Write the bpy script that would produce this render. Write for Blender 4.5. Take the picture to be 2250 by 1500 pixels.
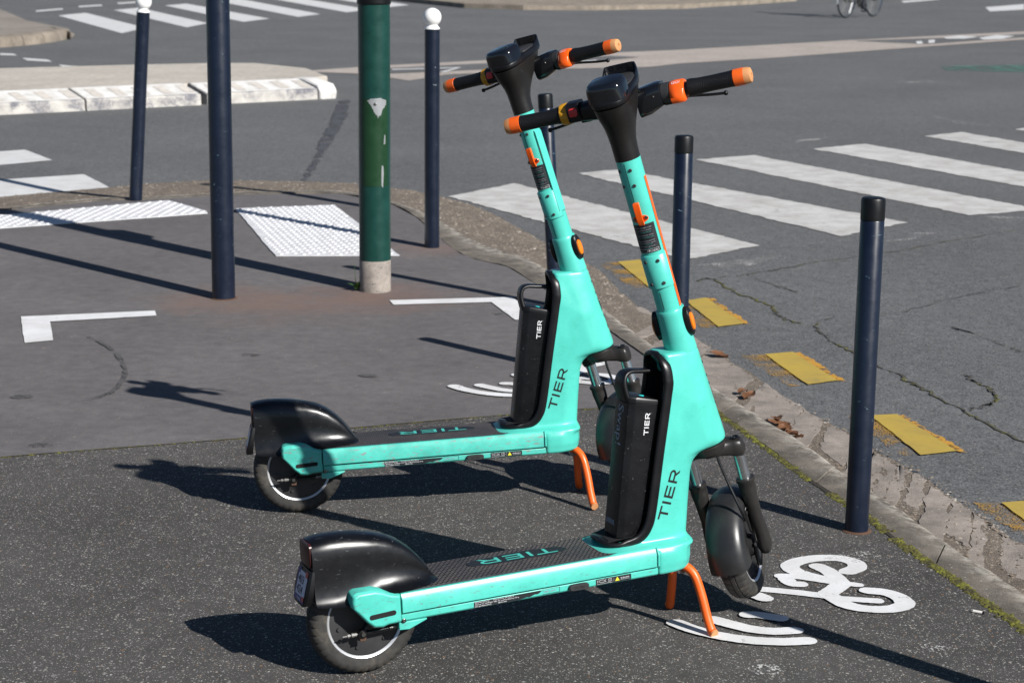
import bpy, bmesh, math, random
import numpy as np
from mathutils import Vector, Matrix, noise

scene = bpy.context.scene
for _o in list(bpy.data.objects):
    bpy.data.objects.remove(_o)
R = math.radians
random.seed(7)

# ------------------------------------------------------------------ camera
cam_d = bpy.data.cameras.new('camera')
cam = bpy.data.objects.new('camera', cam_d)
scene.collection.objects.link(cam)
scene.camera = cam
cam_d.sensor_fit = 'HORIZONTAL'
cam_d.sensor_width = 36.0
cam_d.lens = 69.12
cam_d.clip_start = 0.1
cam_d.clip_end = 3000
cam_d.dof.use_dof = True
cam_d.dof.focus_distance = 5.1
cam_d.dof.aperture_fstop = 9.0
cam.location = (0, 0, 1.69)
cam.rotation_euler = (Matrix.Rotation(R(90 - 11.9), 4, 'X') @ Matrix.Rotation(R(0.565), 4, 'Z')).to_euler()

# ------------------------------------------------------------------ world, sun, exposure
SUN_EL = R(34.5)
SUN_AZ = R(134.0)            # direction the shadows run, measured from +X towards +Y
world = bpy.data.worlds.new('World')
scene.world = world
world.use_nodes = True
wn = world.node_tree.nodes
wl = world.node_tree.links
wn.clear()
w_out = wn.new('ShaderNodeOutputWorld')
w_bg = wn.new('ShaderNodeBackground')
w_sky = wn.new('ShaderNodeTexSky')
w_sky.sky_type = 'NISHITA'
w_sky.sun_disc = False
w_sky.sun_elevation = SUN_EL
# towards the sun = opposite of the shadow direction; Nishita rotation 0 looks along +Y, clockwise
sx, sy = -math.cos(SUN_AZ), -math.sin(SUN_AZ)
w_sky.sun_rotation = math.atan2(sx, sy)
w_sky.air_density = 0.75
w_sky.dust_density = 0.25
w_sky.ozone_density = 3.5
w_bg.inputs['Strength'].default_value = 0.05
wl.new(w_sky.outputs[0], w_bg.inputs['Color'])
wl.new(w_bg.outputs[0], w_out.inputs['Surface'])

sun_d = bpy.data.lights.new('sun', 'SUN')
sun_d.energy = 5.0
sun_d.angle = R(0.53)
sun_d.color = (1.0, 0.972, 0.93)
sun = bpy.data.objects.new('sun', sun_d)
scene.collection.objects.link(sun)
sdir = Vector((-sx * math.cos(SUN_EL), -sy * math.cos(SUN_EL), -math.sin(SUN_EL)))   # light travels
sun.rotation_euler = sdir.to_track_quat('-Z', 'Y').to_euler()

scene.view_settings.view_transform = 'Standard'
scene.view_settings.look = 'None'
scene.view_settings.gamma = 1.0
scene.view_settings.use_curve_mapping = False
scene.view_settings.exposure = 0.48

# ------------------------------------------------------------------ materials
MATS = {}
def ramp(nt, stops, interp='LINEAR'):
    n = nt.nodes.new('ShaderNodeValToRGB')
    n.color_ramp.interpolation = interp
    el = n.color_ramp.elements
    el[0].position, el[1].position = stops[0][0], stops[-1][0]
    el[0].color, el[1].color = stops[0][1], stops[-1][1]
    for p, c in stops[1:-1]:
        e = el.new(p); e.color = c
    return n
def g4(v): return (v, v, v, 1)
def c4(c): return (c[0], c[1], c[2], 1)
def base_mat(name):
    m = bpy.data.materials.new(name)
    m.use_nodes = True
    MATS[name] = m
    nt = m.node_tree
    return m, nt, nt.nodes['Principled BSDF']
def coords(nt, kind='Object', scale=1.0, stretch=None):
    tc = nt.nodes.new('ShaderNodeTexCoord')
    mp = nt.nodes.new('ShaderNodeMapping')
    mp.inputs['Scale'].default_value = stretch if stretch else (scale,) * 3
    nt.links.new(tc.outputs[kind], mp.inputs['Vector'])
    return mp.outputs[0]
def noise_tex(nt, vec, scale, detail=4, rough=.55, dist=0):
    n = nt.nodes.new('ShaderNodeTexNoise')
    n.inputs['Scale'].default_value = scale
    n.inputs['Detail'].default_value = detail
    n.inputs['Roughness'].default_value = rough
    n.inputs['Distortion'].default_value = dist
    nt.links.new(vec, n.inputs['Vector'])
    return n
def mix(nt, fac, a, b, blend='MIX'):
    n = nt.nodes.new('ShaderNodeMix')
    n.data_type = 'RGBA'; n.blend_type = blend
    for s, v in ((n.inputs[0], fac), (n.inputs[6], a), (n.inputs[7], b)):
        if hasattr(v, 'is_output'): nt.links.new(v, s)
        elif isinstance(v, (int, float)): s.default_value = v
        else: s.default_value = c4(v)
    return n.outputs[2]
def mathn(nt, op, a, b=None, clamp=False):
    n = nt.nodes.new('ShaderNodeMath'); n.operation = op; n.use_clamp = clamp
    for s, v in ((n.inputs[0], a), (n.inputs[1], b)):
        if v is None: continue
        if hasattr(v, 'is_output'): nt.links.new(v, s)
        else: s.default_value = v
    return n.outputs[0]
def bump(nt, bs, height, strength, dist=.002):
    b = nt.nodes.new('ShaderNodeBump')
    b.inputs['Strength'].default_value = strength
    b.inputs['Distance'].default_value = dist
    nt.links.new(height, b.inputs['Height'])
    nt.links.new(b.outputs[0], bs.inputs['Normal'])
def paint(name, col, rough=.45, metal=0, wear=None, wear_amt=.0, spec=.5, coat=0, dirt=.12, wear_scale=9, bump_s=0, along=None):
    """paint / plastic with faint dirt variation and optional scratched patches"""
    m, nt, bs = base_mat(name)
    v = coords(nt)
    n1 = noise_tex(nt, v, 14, 6, .65)
    d = ramp(nt, [(.35, g4(1 - dirt)), (.7, g4(1.0))]); nt.links.new(n1.outputs[0], d.inputs[0])
    col_o = mix(nt, 1.0, col, d.outputs[0], 'MULTIPLY')
    if wear:
        n2 = noise_tex(nt, coords(nt, stretch=along or (wear_scale, wear_scale, wear_scale * 2.6)), 4.0, 8, .72, .4)
        r2 = ramp(nt, [(.70 - wear_amt, g4(0)), (.72 - wear_amt, g4(1))]); nt.links.new(n2.outputs[0], r2.inputs[0])
        col_o = mix(nt, r2.outputs[0], col_o, wear)
    nt.links.new(col_o, bs.inputs['Base Color'])
    rr = ramp(nt, [(.3, g4(max(rough - .08, .02))), (.75, g4(min(rough + .12, 1)))])
    nt.links.new(n1.outputs[0], rr.inputs[0])
    nt.links.new(rr.outputs[0], bs.inputs['Roughness'])
    bs.inputs['Metallic'].default_value = metal
    bs.inputs['Specular IOR Level'].default_value = spec
    if coat:
        bs.inputs['Coat Weight'].default_value = coat
        bs.inputs['Coat Roughness'].default_value = .12
    if bump_s:
        nb = noise_tex(nt, coords(nt), 900, 2); bump(nt, bs, nb.outputs[0], bump_s, .0006)
    return m
paint('mint', (.080, .540, .445), .31, wear=(.06, .34, .28), wear_amt=.07, dirt=.14, wear_scale=22)
paint('mint_scraped', (.080, .540, .445), .38, wear=(.20, .22, .21), wear_amt=.125, dirt=.3, along=(12, 26, 48))
paint('mint_worn', (.080, .540, .445), .36, wear=(.11, .24, .215), wear_amt=.105, dirt=.2, along=(14, 26, 55))
paint('fender_black', (.004, .0042, .005), .30, spec=.55, dirt=.3, wear=(.045, .048, .052), wear_amt=.075, wear_scale=11)
paint('black_plastic', (.006, .006, .007), .36, dirt=.25, spec=.38)
paint('battery_black', (.006, .0063, .0075), .30, dirt=.3, wear=(.16, .165, .17), wear_amt=.06, wear_scale=26, spec=.4)
paint('fork_charcoal', (.022, .020, .0185), .38, spec=.4, dirt=.25, wear=(.12, .12, .12), wear_amt=.03, wear_scale=20, bump_s=.15)
paint('head_charcoal', (.0115, .0105, .0098), .37, spec=.4, dirt=.2, wear=(.2, .2, .2), wear_amt=.02, wear_scale=22, bump_s=.15)
paint('gloss_black', (.006, .007, .009), .08, spec=.7, dirt=.1)
paint('deep_black', (.004, .004, .004), .8)
paint('dark_grey', (.035, .035, .037), .5, dirt=.3)
paint('orange', (.85, .125, .012), .38, dirt=.12, wear=(.55, .35, .22), wear_amt=.0, wear_scale=14)
paint('orange_bright', (.93, .115, .008), .28, dirt=.08)
paint('pale_worn_orange', (.66, .30, .12), .6, dirt=.3)
paint('bell_yellow', (.62, .30, .012), .42, dirt=.25)
paint('red_button', (.55, .03, .03), .35)
paint('tail_red', (.045, .008, .008), .3)
paint('dull_steel', (.20, .195, .18), .5, dirt=.4)
paint('amber', (.75, .19, .008), .15, spec=.7)
paint('white_print', (.75, .76, .78), .5)
paint('dim_print', (.36, .37, .39), .6)
paint('grey_print', (.30, .35, .43), .5)
paint('teal_print', (.05, .38, .33), .5)
paint('label_black', (.013, .015, .018), .5)
paint('led_teal', (.03, .62, .62), .3)
paint('yellow_print', (.70, .66, .03), .5)
paint('plate_white', (.55, .57, .68), .4)
paint('plate_blue', (.03, .035, .20), .4)
paint('plate_red', (.45, .06, .05), .4)
paint('bolt_steel', (.30, .29, .27), .38, metal=1, dirt=.4)
paint('chrome', (.70, .71, .73), .2, metal=1)
paint('silver_ring', (.72, .73, .75), .35, metal=.6)
paint('rust', (.11, .055, .03), .8, dirt=.4)
paint('navy_paint', (.0050, .0100, .0245), .33, dirt=.22, wear=(.09, .15, .18), wear_amt=.055, wear_scale=7)
paint('navy_scuffed', (.0050, .0100, .0245), .33, dirt=.22, wear=(.26, .30, .33), wear_amt=.03, wear_scale=4)
paint('cap_black', (.0035, .0038, .0045), .42, dirt=.2, spec=.35)
paint('white_paint_ball', (.80, .80, .78), .35, dirt=.06)
paint('green_paint', (.0045, .047, .037), .33, dirt=.3, wear=(.03, .08, .07), wear_amt=.0, wear_scale=7)
paint('green_plate', (.009, .045, .016), .35, dirt=.25, wear=(.32, .34, .34), wear_amt=-.015, wear_scale=3)
paint('green_base', (.36, .315, .275), .75, dirt=.5, wear=(.06, .075, .065), wear_amt=.10, wear_scale=9)
paint('bare_metal', (.27, .28, .29), .5, dirt=.25)
paint('tactile_white', (.70, .70, .71), .6, dirt=.25)
paint('cigarette', (.75, .72, .66), .8)
paint('cigarette_tip', (.35, .20, .08), .8)
paint('tan_skin', (.45, .25, .17), .6)
paint('dark_cloth', (.02, .022, .03), .85)
paint('blue_cloth', (.03, .05, .12), .85)
paint('hair_brown', (.03, .018, .01), .7)
paint('leaf_brown', (.20, .085, .035), .7, dirt=.5)
paint('weed_green', (.05, .12, .02), .6, dirt=.4)
paint('soil', (.035, .028, .018), .95, dirt=.5)


def m_pebble():
    m, nt, bs = base_mat('pebble')
    v = nt.nodes.new('ShaderNodeTexVoronoi'); v.inputs['Scale'].default_value = 70
    nt.links.new(coords(nt), v.inputs['Vector'])
    sep = nt.nodes.new('ShaderNodeSeparateColor'); nt.links.new(v.outputs['Color'], sep.inputs[0])
    r = ramp(nt, [(0, (.09, .075, .06, 1)), (.3, (.15, .12, .09, 1)), (.6, (.23, .18, .135, 1)), (.85, (.33, .285, .235, 1)), (1, (.42, .39, .35, 1))])
    nt.links.new(sep.outputs[0], r.inputs[0]); nt.links.new(r.outputs[0], bs.inputs['Base Color'])
    bs.inputs['Roughness'].default_value = .85
m_pebble()
def m_moss():
    m, nt, bs = base_mat('moss_green')
    n = noise_tex(nt, coords(nt), 26, 6, .7)
    r = ramp(nt, [(.36, (.030, .026, .012, 1)), (.5, (.075, .070, .012, 1)), (.62, (.15, .155, .014, 1)), (.74, (.20, .24, .03, 1))])
    nt.links.new(n.outputs[0], r.inputs[0]); nt.links.new(r.outputs[0], bs.inputs['Base Color'])
    bs.inputs['Roughness'].default_value = .95
m_moss()
def m_rubber():
    m, nt, bs = base_mat('tyre_rubber')
    n = noise_tex(nt, coords(nt), 22, 7, .7)
    r = ramp(nt, [(.35, (.014, .013, .012, 1)), (.55, (.030, .028, .025, 1)), (.75, (.085, .072, .055, 1))])
    nt.links.new(n.outputs[0], r.inputs[0]); nt.links.new(r.outputs[0], bs.inputs['Base Color'])
    bs.inputs['Roughness'].default_value = .75
m_rubber()
def m_grip():
    m, nt, bs = base_mat('grip_rubber')
    bs.inputs['Base Color'].default_value = (.006, .006, .007, 1)
    bs.inputs['Roughness'].default_value = .48
    bs.inputs['Specular IOR Level'].default_value = .35
    v = nt.nodes.new('ShaderNodeTexVoronoi'); v.inputs['Scale'].default_value = 330
    v.inputs['Randomness'].default_value = .15
    nt.links.new(coords(nt), v.inputs['Vector'])
    bump(nt, bs, v.outputs['Distance'], .9, .0015)
m_grip()
def m_mat():
    """rubber deck mat: rows of small raised dashes, dusty on top"""
    m, nt, bs = base_mat('deck_rubber')
    v = coords(nt)
    b = nt.nodes.new('ShaderNodeTexBrick')
    b.inputs['Scale'].default_value = 1
    b.inputs['Mortar Size'].default_value = .0021
    b.inputs['Mortar Smooth'].default_value = .4
    b.inputs['Brick Width'].default_value = .0125
    b.inputs['Row Height'].default_value = .0085
    b.inputs['Color1'].default_value = g4(1); b.inputs['Color2'].default_value = g4(.8); b.inputs['Mortar'].default_value = g4(0)
    nt.links.new(v, b.inputs['Vector'])
    n = noise_tex(nt, v, 9, 5, .6)
    r = ramp(nt, [(.3, g4(.4)), (.6, g4(1))]); nt.links.new(n.outputs[0], r.inputs[0])
    f = mix(nt, 1.0, b.outputs['Color'], r.outputs[0], 'MULTIPLY')
    col = mix(nt, f, (.010, .012, .018), (.15, .125, .105))
    nt.links.new(col, bs.inputs['Base Color'])
    bs.inputs['Roughness'].default_value = .55
    bump(nt, bs, b.outputs['Color'], .8, .0012)
m_mat()

def ground_mat(name, base, var, rough=.9, specks=None, speck_cols=None, grain=260, blotch=1.3, stains=(), bump_s=.5, blotch_amt=.22, fine=True, edge=None):
    m, nt, bs = base_mat(name)
    v = coords(nt)
    big = noise_tex(nt, v, blotch, 6, .6, .3)
    rb = ramp(nt, [(.3, g4(1 - blotch_amt)), (.7, g4(1 + blotch_amt * .8))]); nt.links.new(big.outputs[0], rb.inputs[0])
    gr = noise_tex(nt, v, grain, 3, .7)
    rg = ramp(nt, [(.3, c4([c * (1 - var) for c in base])), (.5, c4(base)), (.72, c4([min(c * (1 + 1.5 * var), 1) for c in base]))])
    nt.links.new(gr.outputs[0], rg.inputs[0])
    col = mix(nt, 1.0, rg.outputs[0], rb.outputs[0], 'MULTIPLY')
    mid = noise_tex(nt, v, 16, 5, .7)
    rm = ramp(nt, [(.33, g4(.82)), (.66, g4(1.12))]); nt.links.new(mid.outputs[0], rm.inputs[0])
    col = mix(nt, 1.0, col, rm.outputs[0], 'MULTIPLY')
    dens = noise_tex(nt, v, 2.2, 4, .6)
    for (scale, rad, keep) in (specks or ()):
        vo = nt.nodes.new('ShaderNodeTexVoronoi'); vo.inputs['Scale'].default_value = scale
        nt.links.new(v, vo.inputs['Vector'])
        sep = nt.nodes.new('ShaderNodeSeparateColor'); nt.links.new(vo.outputs['Color'], sep.inputs[0])
        # per-cell radius and choice
        thr = mathn(nt, 'ADD', keep + .12, mathn(nt, 'MULTIPLY', dens.outputs[0], -.24))
        kp = mathn(nt, 'GREATER_THAN', sep.outputs[0], thr)
        rad_o = mathn(nt, 'MULTIPLY', sep.outputs[1], rad)
        ins = mathn(nt, 'LESS_THAN', vo.outputs['Distance'], rad_o)
        f = mathn(nt, 'MULTIPLY', kp, ins)
        rc = ramp(nt, speck_cols, 'CONSTANT'); nt.links.new(sep.outputs[2], rc.inputs[0])
        col = mix(nt, f, col, rc.outputs[0])
    for (sx_, sy_, rad, scol, amt) in stains:
        tc = nt.nodes.new('ShaderNodeTexCoord')
        mp = nt.nodes.new('ShaderNodeMapping'); mp.inputs['Location'].default_value = (-sx_, -sy_, 0)
        nt.links.new(tc.outputs['Object'], mp.inputs['Vector'])
        ln = nt.nodes.new('ShaderNodeVectorMath'); ln.operation = 'LENGTH'
        nt.links.new(mp.outputs[0], ln.inputs[0])
        nn = noise_tex(nt, v, 5, 5, .65)
        dd = mathn(nt, 'ADD', ln.outputs['Value'], mathn(nt, 'MULTIPLY', mathn(nt, 'SUBTRACT', nn.outputs[0], .5), rad * 1.6))
        rs = ramp(nt, [(0, g4(amt)), (1, g4(0))]); nt.links.new(mathn(nt, 'DIVIDE', dd, rad), rs.inputs[0])
        col = mix(nt, rs.outputs[0], col, scol)
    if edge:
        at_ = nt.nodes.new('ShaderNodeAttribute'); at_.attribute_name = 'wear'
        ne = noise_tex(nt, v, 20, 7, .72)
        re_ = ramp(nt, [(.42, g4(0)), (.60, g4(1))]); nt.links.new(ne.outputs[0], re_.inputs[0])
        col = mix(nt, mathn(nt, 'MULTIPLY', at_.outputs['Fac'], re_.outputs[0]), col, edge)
    nt.links.new(col, bs.inputs['Base Color'])
    bs.inputs['Roughness'].default_value = rough
    bs.inputs['Specular IOR Level'].default_value = .25
    h = mathn(nt, 'ADD', gr.outputs[0], mathn(nt, 'MULTIPLY', mid.outputs[0], .6))
    bump(nt, bs, h, bump_s, .004)
    return m
SPK = [(0, (.32, .30, .27, 1)), (.35, (.23, .185, .135, 1)), (.6, (.47, .46, .44, 1)), (.76, (.16, .15, .14, 1)), (.88, (.20, .12, .065, 1)), (.92, (.24, .23, .225, 1))]
ground_mat('asphalt_dark', (.067, .0635, .0605), .40, specks=[(85, .38, .77), (150, .44, .64), (260, .46, .5)], speck_cols=SPK, bump_s=.55)
ground_mat('asphalt_brown', (.125, .117, .117), .22, specks=[(30, .17, .90), (150, .36, .80)], speck_cols=[(0, (.30, .24, .19, 1)), (.4, (.22, .17, .13, 1)), (.7, (.55, .53, .5, 1)), (.75, (.10, .10, .10, 1))], stains=[(-1.33, 8.9, .42, (.19, .12, .09), .55), (-.62, 9.0, .5, (.19, .115, .09), .55), (-.44, 10.4, .3, (.20, .12, .09), .5), (-1.0, 8.8, .6, (.18, .12, .095), .5)], bump_s=.35, blotch_amt=.16, grain=300)
ground_mat('road_asphalt', (.113, .115, .116), .58, grain=150, specks=[(110, .62, .50), (65, .34, .82)], speck_cols=[(0, (.19, .185, .18, 1)), (.34, (.055, .055, .058, 1)), (.6, (.15, .15, .15, 1)), (.8, (.24, .225, .20, 1)), (.88, (.045, .045, .05, 1))], bump_s=.6, blotch_amt=.14, blotch=.6)
ground_mat('patched_asphalt', (.115, .115, .118), .22, specks=[(120, .4, .88)], speck_cols=[(0, (.2, .19, .18, 1)), (.5, (.06, .06, .06, 1)), (.8, (.25, .23, .2, 1))], bump_s=.4, blotch_amt=.14, blotch=1.2)
ground_mat('crack_dark', (.068, .065, .055), .5)
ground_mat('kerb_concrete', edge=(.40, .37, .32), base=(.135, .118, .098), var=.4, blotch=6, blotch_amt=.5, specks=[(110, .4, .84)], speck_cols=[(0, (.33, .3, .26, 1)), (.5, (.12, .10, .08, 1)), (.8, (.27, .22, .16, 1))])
ground_mat('gutter_concrete', (.265, .23, .20), .28, blotch=6, blotch_amt=.32, specks=[(130, .4, .9)], speck_cols=[(0, (.2, .17, .14, 1)), (.5, (.4, .37, .33, 1))])
ground_mat('gutter_gravel', (.155, .13, .105), .45, blotch=6, blotch_amt=.25, grain=180, specks=[(90, .5, .45), (150, .5, .5)], speck_cols=[(0, (.33, .26, .19, 1)), (.3, (.12, .10, .085, 1)), (.55, (.26, .19, .13, 1)), (.8, (.40, .36, .30, 1))], bump_s=1.0)
ground_mat('island_patch', (.52, .485, .44), .12, blotch=2, blotch_amt=.12)
ground_mat('island_concrete', (.46, .42, .365), .12, blotch=2, blotch_amt=.12)
ground_mat('far_kerb', (.24, .205, .165), .25, blotch=3, blotch_amt=.35)
ground_mat('far_pave', (.25, .22, .19), .2, blotch=1)
ground_mat('beige_strip', (.37, .325, .29), .12, blotch=1.2, blotch_amt=.1)
def paint_mat(name, col, worn, amt, under=(.12, .12, .12), scale=3.0, cut=False, fine=120, wf=.38):
    """road paint; worn spots show the asphalt (or are cut through with alpha)"""
    m, nt, bs = base_mat(name)
    v = coords(nt)
    n = noise_tex(nt, v, scale, 8, .68, .5)
    n2 = noise_tex(nt, v, fine, 4, .7)
    s = mathn(nt, 'ADD', mathn(nt, 'MULTIPLY', n.outputs[0], 1 - wf), mathn(nt, 'MULTIPLY', n2.outputs[0], wf))
    r = ramp(nt, [(amt, g4(0)), (amt + .05, g4(1))]); nt.links.new(s, r.inputs[0])
    d = ramp(nt, [(.3, c4(worn)), (.62, c4(col))]); nt.links.new(noise_tex(nt, v, 6, 7, .7).outputs[0], d.inputs[0])
    nt.links.new(d.outputs[0] if cut else mix(nt, r.outputs[0], under, d.outputs[0]), bs.inputs['Base Color'])
    if cut: nt.links.new(r.outputs[0], bs.inputs['Alpha'])
    bs.inputs['Roughness'].default_value = .75
    bump(nt, bs, n2.outputs[0], .4, .002)
paint_mat('zebra_paint', (.54, .53, .51), (.36, .345, .32), .37, under=(.21, .20, .19), scale=2.2)
paint_mat('zebra_paint_far', (.60, .60, .59), (.50, .49, .48), .26)
paint_mat('white_line', (.70, .70, .70), (.55, .54, .53), .355, under=(.22, .21, .20), scale=9)
paint_mat('ghost_white', (.55, .54, .52), (.42, .41, .39), .535, cut=True, scale=4, fine=110, wf=.55)
paint_mat('yellow_paint', (.43, .305, .048), (.34, .24, .055), .33, scale=5, under=(.2, .17, .09))
paint_mat('ghost_yellow', (.42, .23, .03), (.34, .20, .05), .51, cut=True, scale=6, fine=150, wf=.6)
paint_mat('fringe_orange', (.50, .25, .02), (.42, .23, .04), .43, cut=True, scale=14, fine=100)
paint_mat('island_white', (.70, .69, .67), (.48, .46, .42), .36, under=(.2, .19, .19), scale=4)
paint_mat('island_face', (.50, .48, .44), (.30, .28, .26), .44, under=(.13, .13, .15), scale=3)
paint_mat('skid_mark', (.075, .07, .069), (.09, .085, .083), .47, cut=True, scale=8)
paint_mat('tar', (.060, .060, .067), (.075, .075, .08), .43, cut=True, scale=5, fine=60)
paint_mat('faint_green', (.07, .17, .13), (.09, .14, .12), .47, cut=True, scale=4)

# ------------------------------------------------------------------ mesh helpers
COL = scene.collection
class Geo:
    def __init__(self): self.v = []; self.f = []
    def add(self, vs, fs):
        o = len(self.v)
        self.v += [tuple(p) for p in vs]
        self.f += [tuple(i + o for i in f) for f in fs]
        return self
    def xf(self, fn):
        self.v = [tuple(fn(p)) for p in self.v]; return self
    def box(self, x0, x1, y0, y1, z0, z1):
        return self.add([(x0,y0,z0),(x1,y0,z0),(x1,y1,z0),(x0,y1,z0),(x0,y0,z1),(x1,y0,z1),(x1,y1,z1),(x0,y1,z1)],
            [(3,2,1,0),(4,5,6,7),(0,1,5,4),(1,2,6,5),(2,3,7,6),(3,0,4,7)])
    def loft(self, rings, cap=True, closed=True, loop=False):
        n = len(rings[0]); vs = [p for r in rings for p in r]; fs = []
        m = len(rings)
        for i in range(m if loop else m - 1):
            a, b = i * n, ((i + 1) % m) * n
            for j in range(n if closed else n - 1):
                k = (j + 1) % n
                fs.append((a + j, a + k, b + k, b + j))
        if cap and not loop and closed:
            fs.append(tuple(reversed(range(n)))); fs.append(tuple(range((m - 1) * n, m * n)))
        return self.add(vs, fs)
    def tube(self, path, rad, n=12, flat=None, up=None, loop=False, cap=True):
        """sweep; flat=(a,b) gives an elliptical / rounded box section along (side, up)"""
        P = [Vector(p) for p in path]; m = len(P); rings = []
        prev = None
        for i in range(m):
            if loop: t = P[(i + 1) % m] - P[i - 1]
            else: t = P[min(i + 1, m - 1)] - P[max(i - 1, 0)]
            t.normalize()
            if up is not None: a = Vector(up)
            elif prev is None: a = Vector((0, 0, 1)) if abs(t.z) < .9 else Vector((1, 0, 0))
            else: a = prev
            a = (a - t * a.dot(t)).normalized(); prev = a
            b = t.cross(a)
            r = rad[i] if isinstance(rad, (list, tuple)) else rad
            fa, fb = flat if flat else (1, 1)
            e = .55 if flat else 1
            rg = []
            for k in range(n):
                th = 2 * math.pi * k / n
                c, s = math.cos(th), math.sin(th)
                if flat: c, s = math.copysign(abs(c) ** e, c), math.copysign(abs(s) ** e, s)
                rg.append(P[i] + b * (r * fa * c) + a * (r * fb * s))
            rings.append(rg)
        return self.loft(rings, cap=cap, loop=loop)
    def lathe(self, prof, n=32, o=(0,0,0), axis='Z', cap=True, tooth=None):
        rings = []
        for (r, h) in prof:
            rg = []
            for k in range(n):
                th = 2 * math.pi * k / n
                rr = r
                if tooth: rr = tooth(r, h, k)
                c, s = rr * math.cos(th), rr * math.sin(th)
                p = {'Z': (c, s, h), 'Y': (s, h, c), 'X': (h, c, s)}[axis]
                rg.append((p[0] + o[0], p[1] + o[1], p[2] + o[2]))
            rings.append(rg)
        return self.loft(rings, cap=cap)
    def prism(self, poly, a0, a1, axis='Z'):
        f = {'Z': lambda p, a: (p[0], p[1], a), 'Y': lambda p, a: (p[0], a, p[1]), 'X': lambda p, a: (a, p[0], p[1])}[axis]
        return self.loft([[f(p, a0) for p in poly], [f(p, a1) for p in poly]])
    def mesh(self, name, sharp=35, fix=True):
        me = bpy.data.meshes.new(name)
        me.from_pydata([tuple(map(float, p)) for p in self.v], [], self.f)
        if fix:
            bm = bmesh.new(); bm.from_mesh(me)
            bmesh.ops.recalc_face_normals(bm, faces=bm.faces)
            bm.to_mesh(me); bm.free()
        me.update()
        if sharp is not None and len(me.polygons):
            me.shade_smooth(); me.set_sharp_from_angle(angle=R(sharp))
        return me
def link(name, me, mat=None, parent=None, bevel=0, seg=2, **props):
    o = bpy.data.objects.new(name, me); COL.objects.link(o)
    if mat is not None and me is not None and not me.materials: me.materials.append(MATS[mat])
    if parent is not None: o.parent = parent
    if bevel:
        b = o.modifiers.new('bevel', 'BEVEL'); b.width = bevel; b.segments = seg; b.limit_method = 'ANGLE'; b.angle_limit = R(40)
    for k, v in props.items(): o[k] = v
    return o
def empty(name, loc=(0,0,0), **props):
    o = bpy.data.objects.new(name, None); COL.objects.link(o); o.location = loc
    o.empty_display_size = .1
    for k, v in props.items(): o[k] = v
    return o
def ring(cx, cy, rx, ry, n=32, e=1.0):
    out = []
    for k in range(n):
        th = 2 * math.pi * k / n
        c, s = math.cos(th), math.sin(th)
        out.append((cx + rx * math.copysign(abs(c) ** e, c), cy + ry * math.copysign(abs(s) ** e, s)))
    return out
def smooth_path(pts, n=8):
    """Catmull-Rom through the points"""
    P = [np.array(p, float) for p in pts]
    P = [2 * P[0] - P[1]] + P + [2 * P[-1] - P[-2]]
    out = []
    for i in range(1, len(P) - 2):
        p0, p1, p2, p3 = P[i-1], P[i], P[i+1], P[i+2]
        for k in range(n):
            t = k / n
            out.append(.5 * (2*p1 + (p2-p0)*t + (2*p0-5*p1+4*p2-p3)*t*t + (3*p1-p0-3*p2+p3)*t**3))
    out.append(P[-2]); return out
def wiggle(pts, step, amp, seed=0, closed=True):
    """subdivide a 2-D outline and shake it so that painted edges are not ruler-straight"""
    rnd = random.Random(seed); out = []
    n = len(pts)
    for i in range(n if closed else n - 1):
        a, b = np.array(pts[i], float), np.array(pts[(i + 1) % n], float)
        d = b - a; L = np.hypot(*d); m = max(int(L / step), 1); nn = np.array([-d[1], d[0]]) / max(L, 1e-6)
        for k in range(m):
            off = (noise.noise(Vector((*(a + d * k / m) * 6, seed * 3.1))) * .7 + rnd.uniform(-.5, .5)) * amp
            out.append(tuple(a + d * k / m + nn * off))
    if not closed: out.append(tuple(pts[-1]))
    return out
def sheet(name, poly, z, mat, parent=None, depth=0, **props):
    g = Geo()
    if depth:
        g.prism(poly, z - depth, z)
        me = g.mesh(name, None)
    else:
        g.add([(x, y, z) for x, y in poly], [tuple(range(len(poly)))])
        me = g.mesh(name, None)
        if me.polygons and me.polygons[0].normal.z < 0: me.flip_normals()
    bm = bmesh.new(); bm.from_mesh(me); bmesh.ops.triangulate(bm, faces=[f for f in bm.faces if len(f.verts) > 4]); bm.to_mesh(me); bm.free()
    return link(name, me, mat, parent, **props)
def stroke(path, w, round_ends=True, n=6):
    """outline of a thick 2-D line with round ends"""
    P = [np.array(p, float) for p in smooth_path(path, n)]
    L, Rr = [], []
    for i, p in enumerate(P):
        t = P[min(i + 1, len(P) - 1)] - P[max(i - 1, 0)]; t = t / max(np.hypot(*t), 1e-9); nn = np.array([-t[1], t[0]])
        ww = w[min(int(i / len(P) * len(w)), len(w) - 1)] if isinstance(w, (list, tuple)) else w
        L.append(p + nn * ww / 2); Rr.append(p - nn * ww / 2)
    t0 = P[0] - P[1]; t0 /= np.hypot(*t0); t1 = P[-1] - P[-2]; t1 /= np.hypot(*t1)
    ww = w[0] if isinstance(w, (list, tuple)) else w
    def cap(c, t, a):
        base = math.atan2(t[1], t[0])
        return [c + ww / 2 * np.array([math.cos(base + q), math.sin(base + q)]) for q in a]
    if round_ends:
        return L + cap(P[-1], t1, [R(60), R(30), 0, R(-30), R(-60)]) + Rr[::-1] + cap(P[0], t0, [R(60), R(30), 0, R(-30), R(-60)])
    return L + Rr[::-1]
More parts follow.
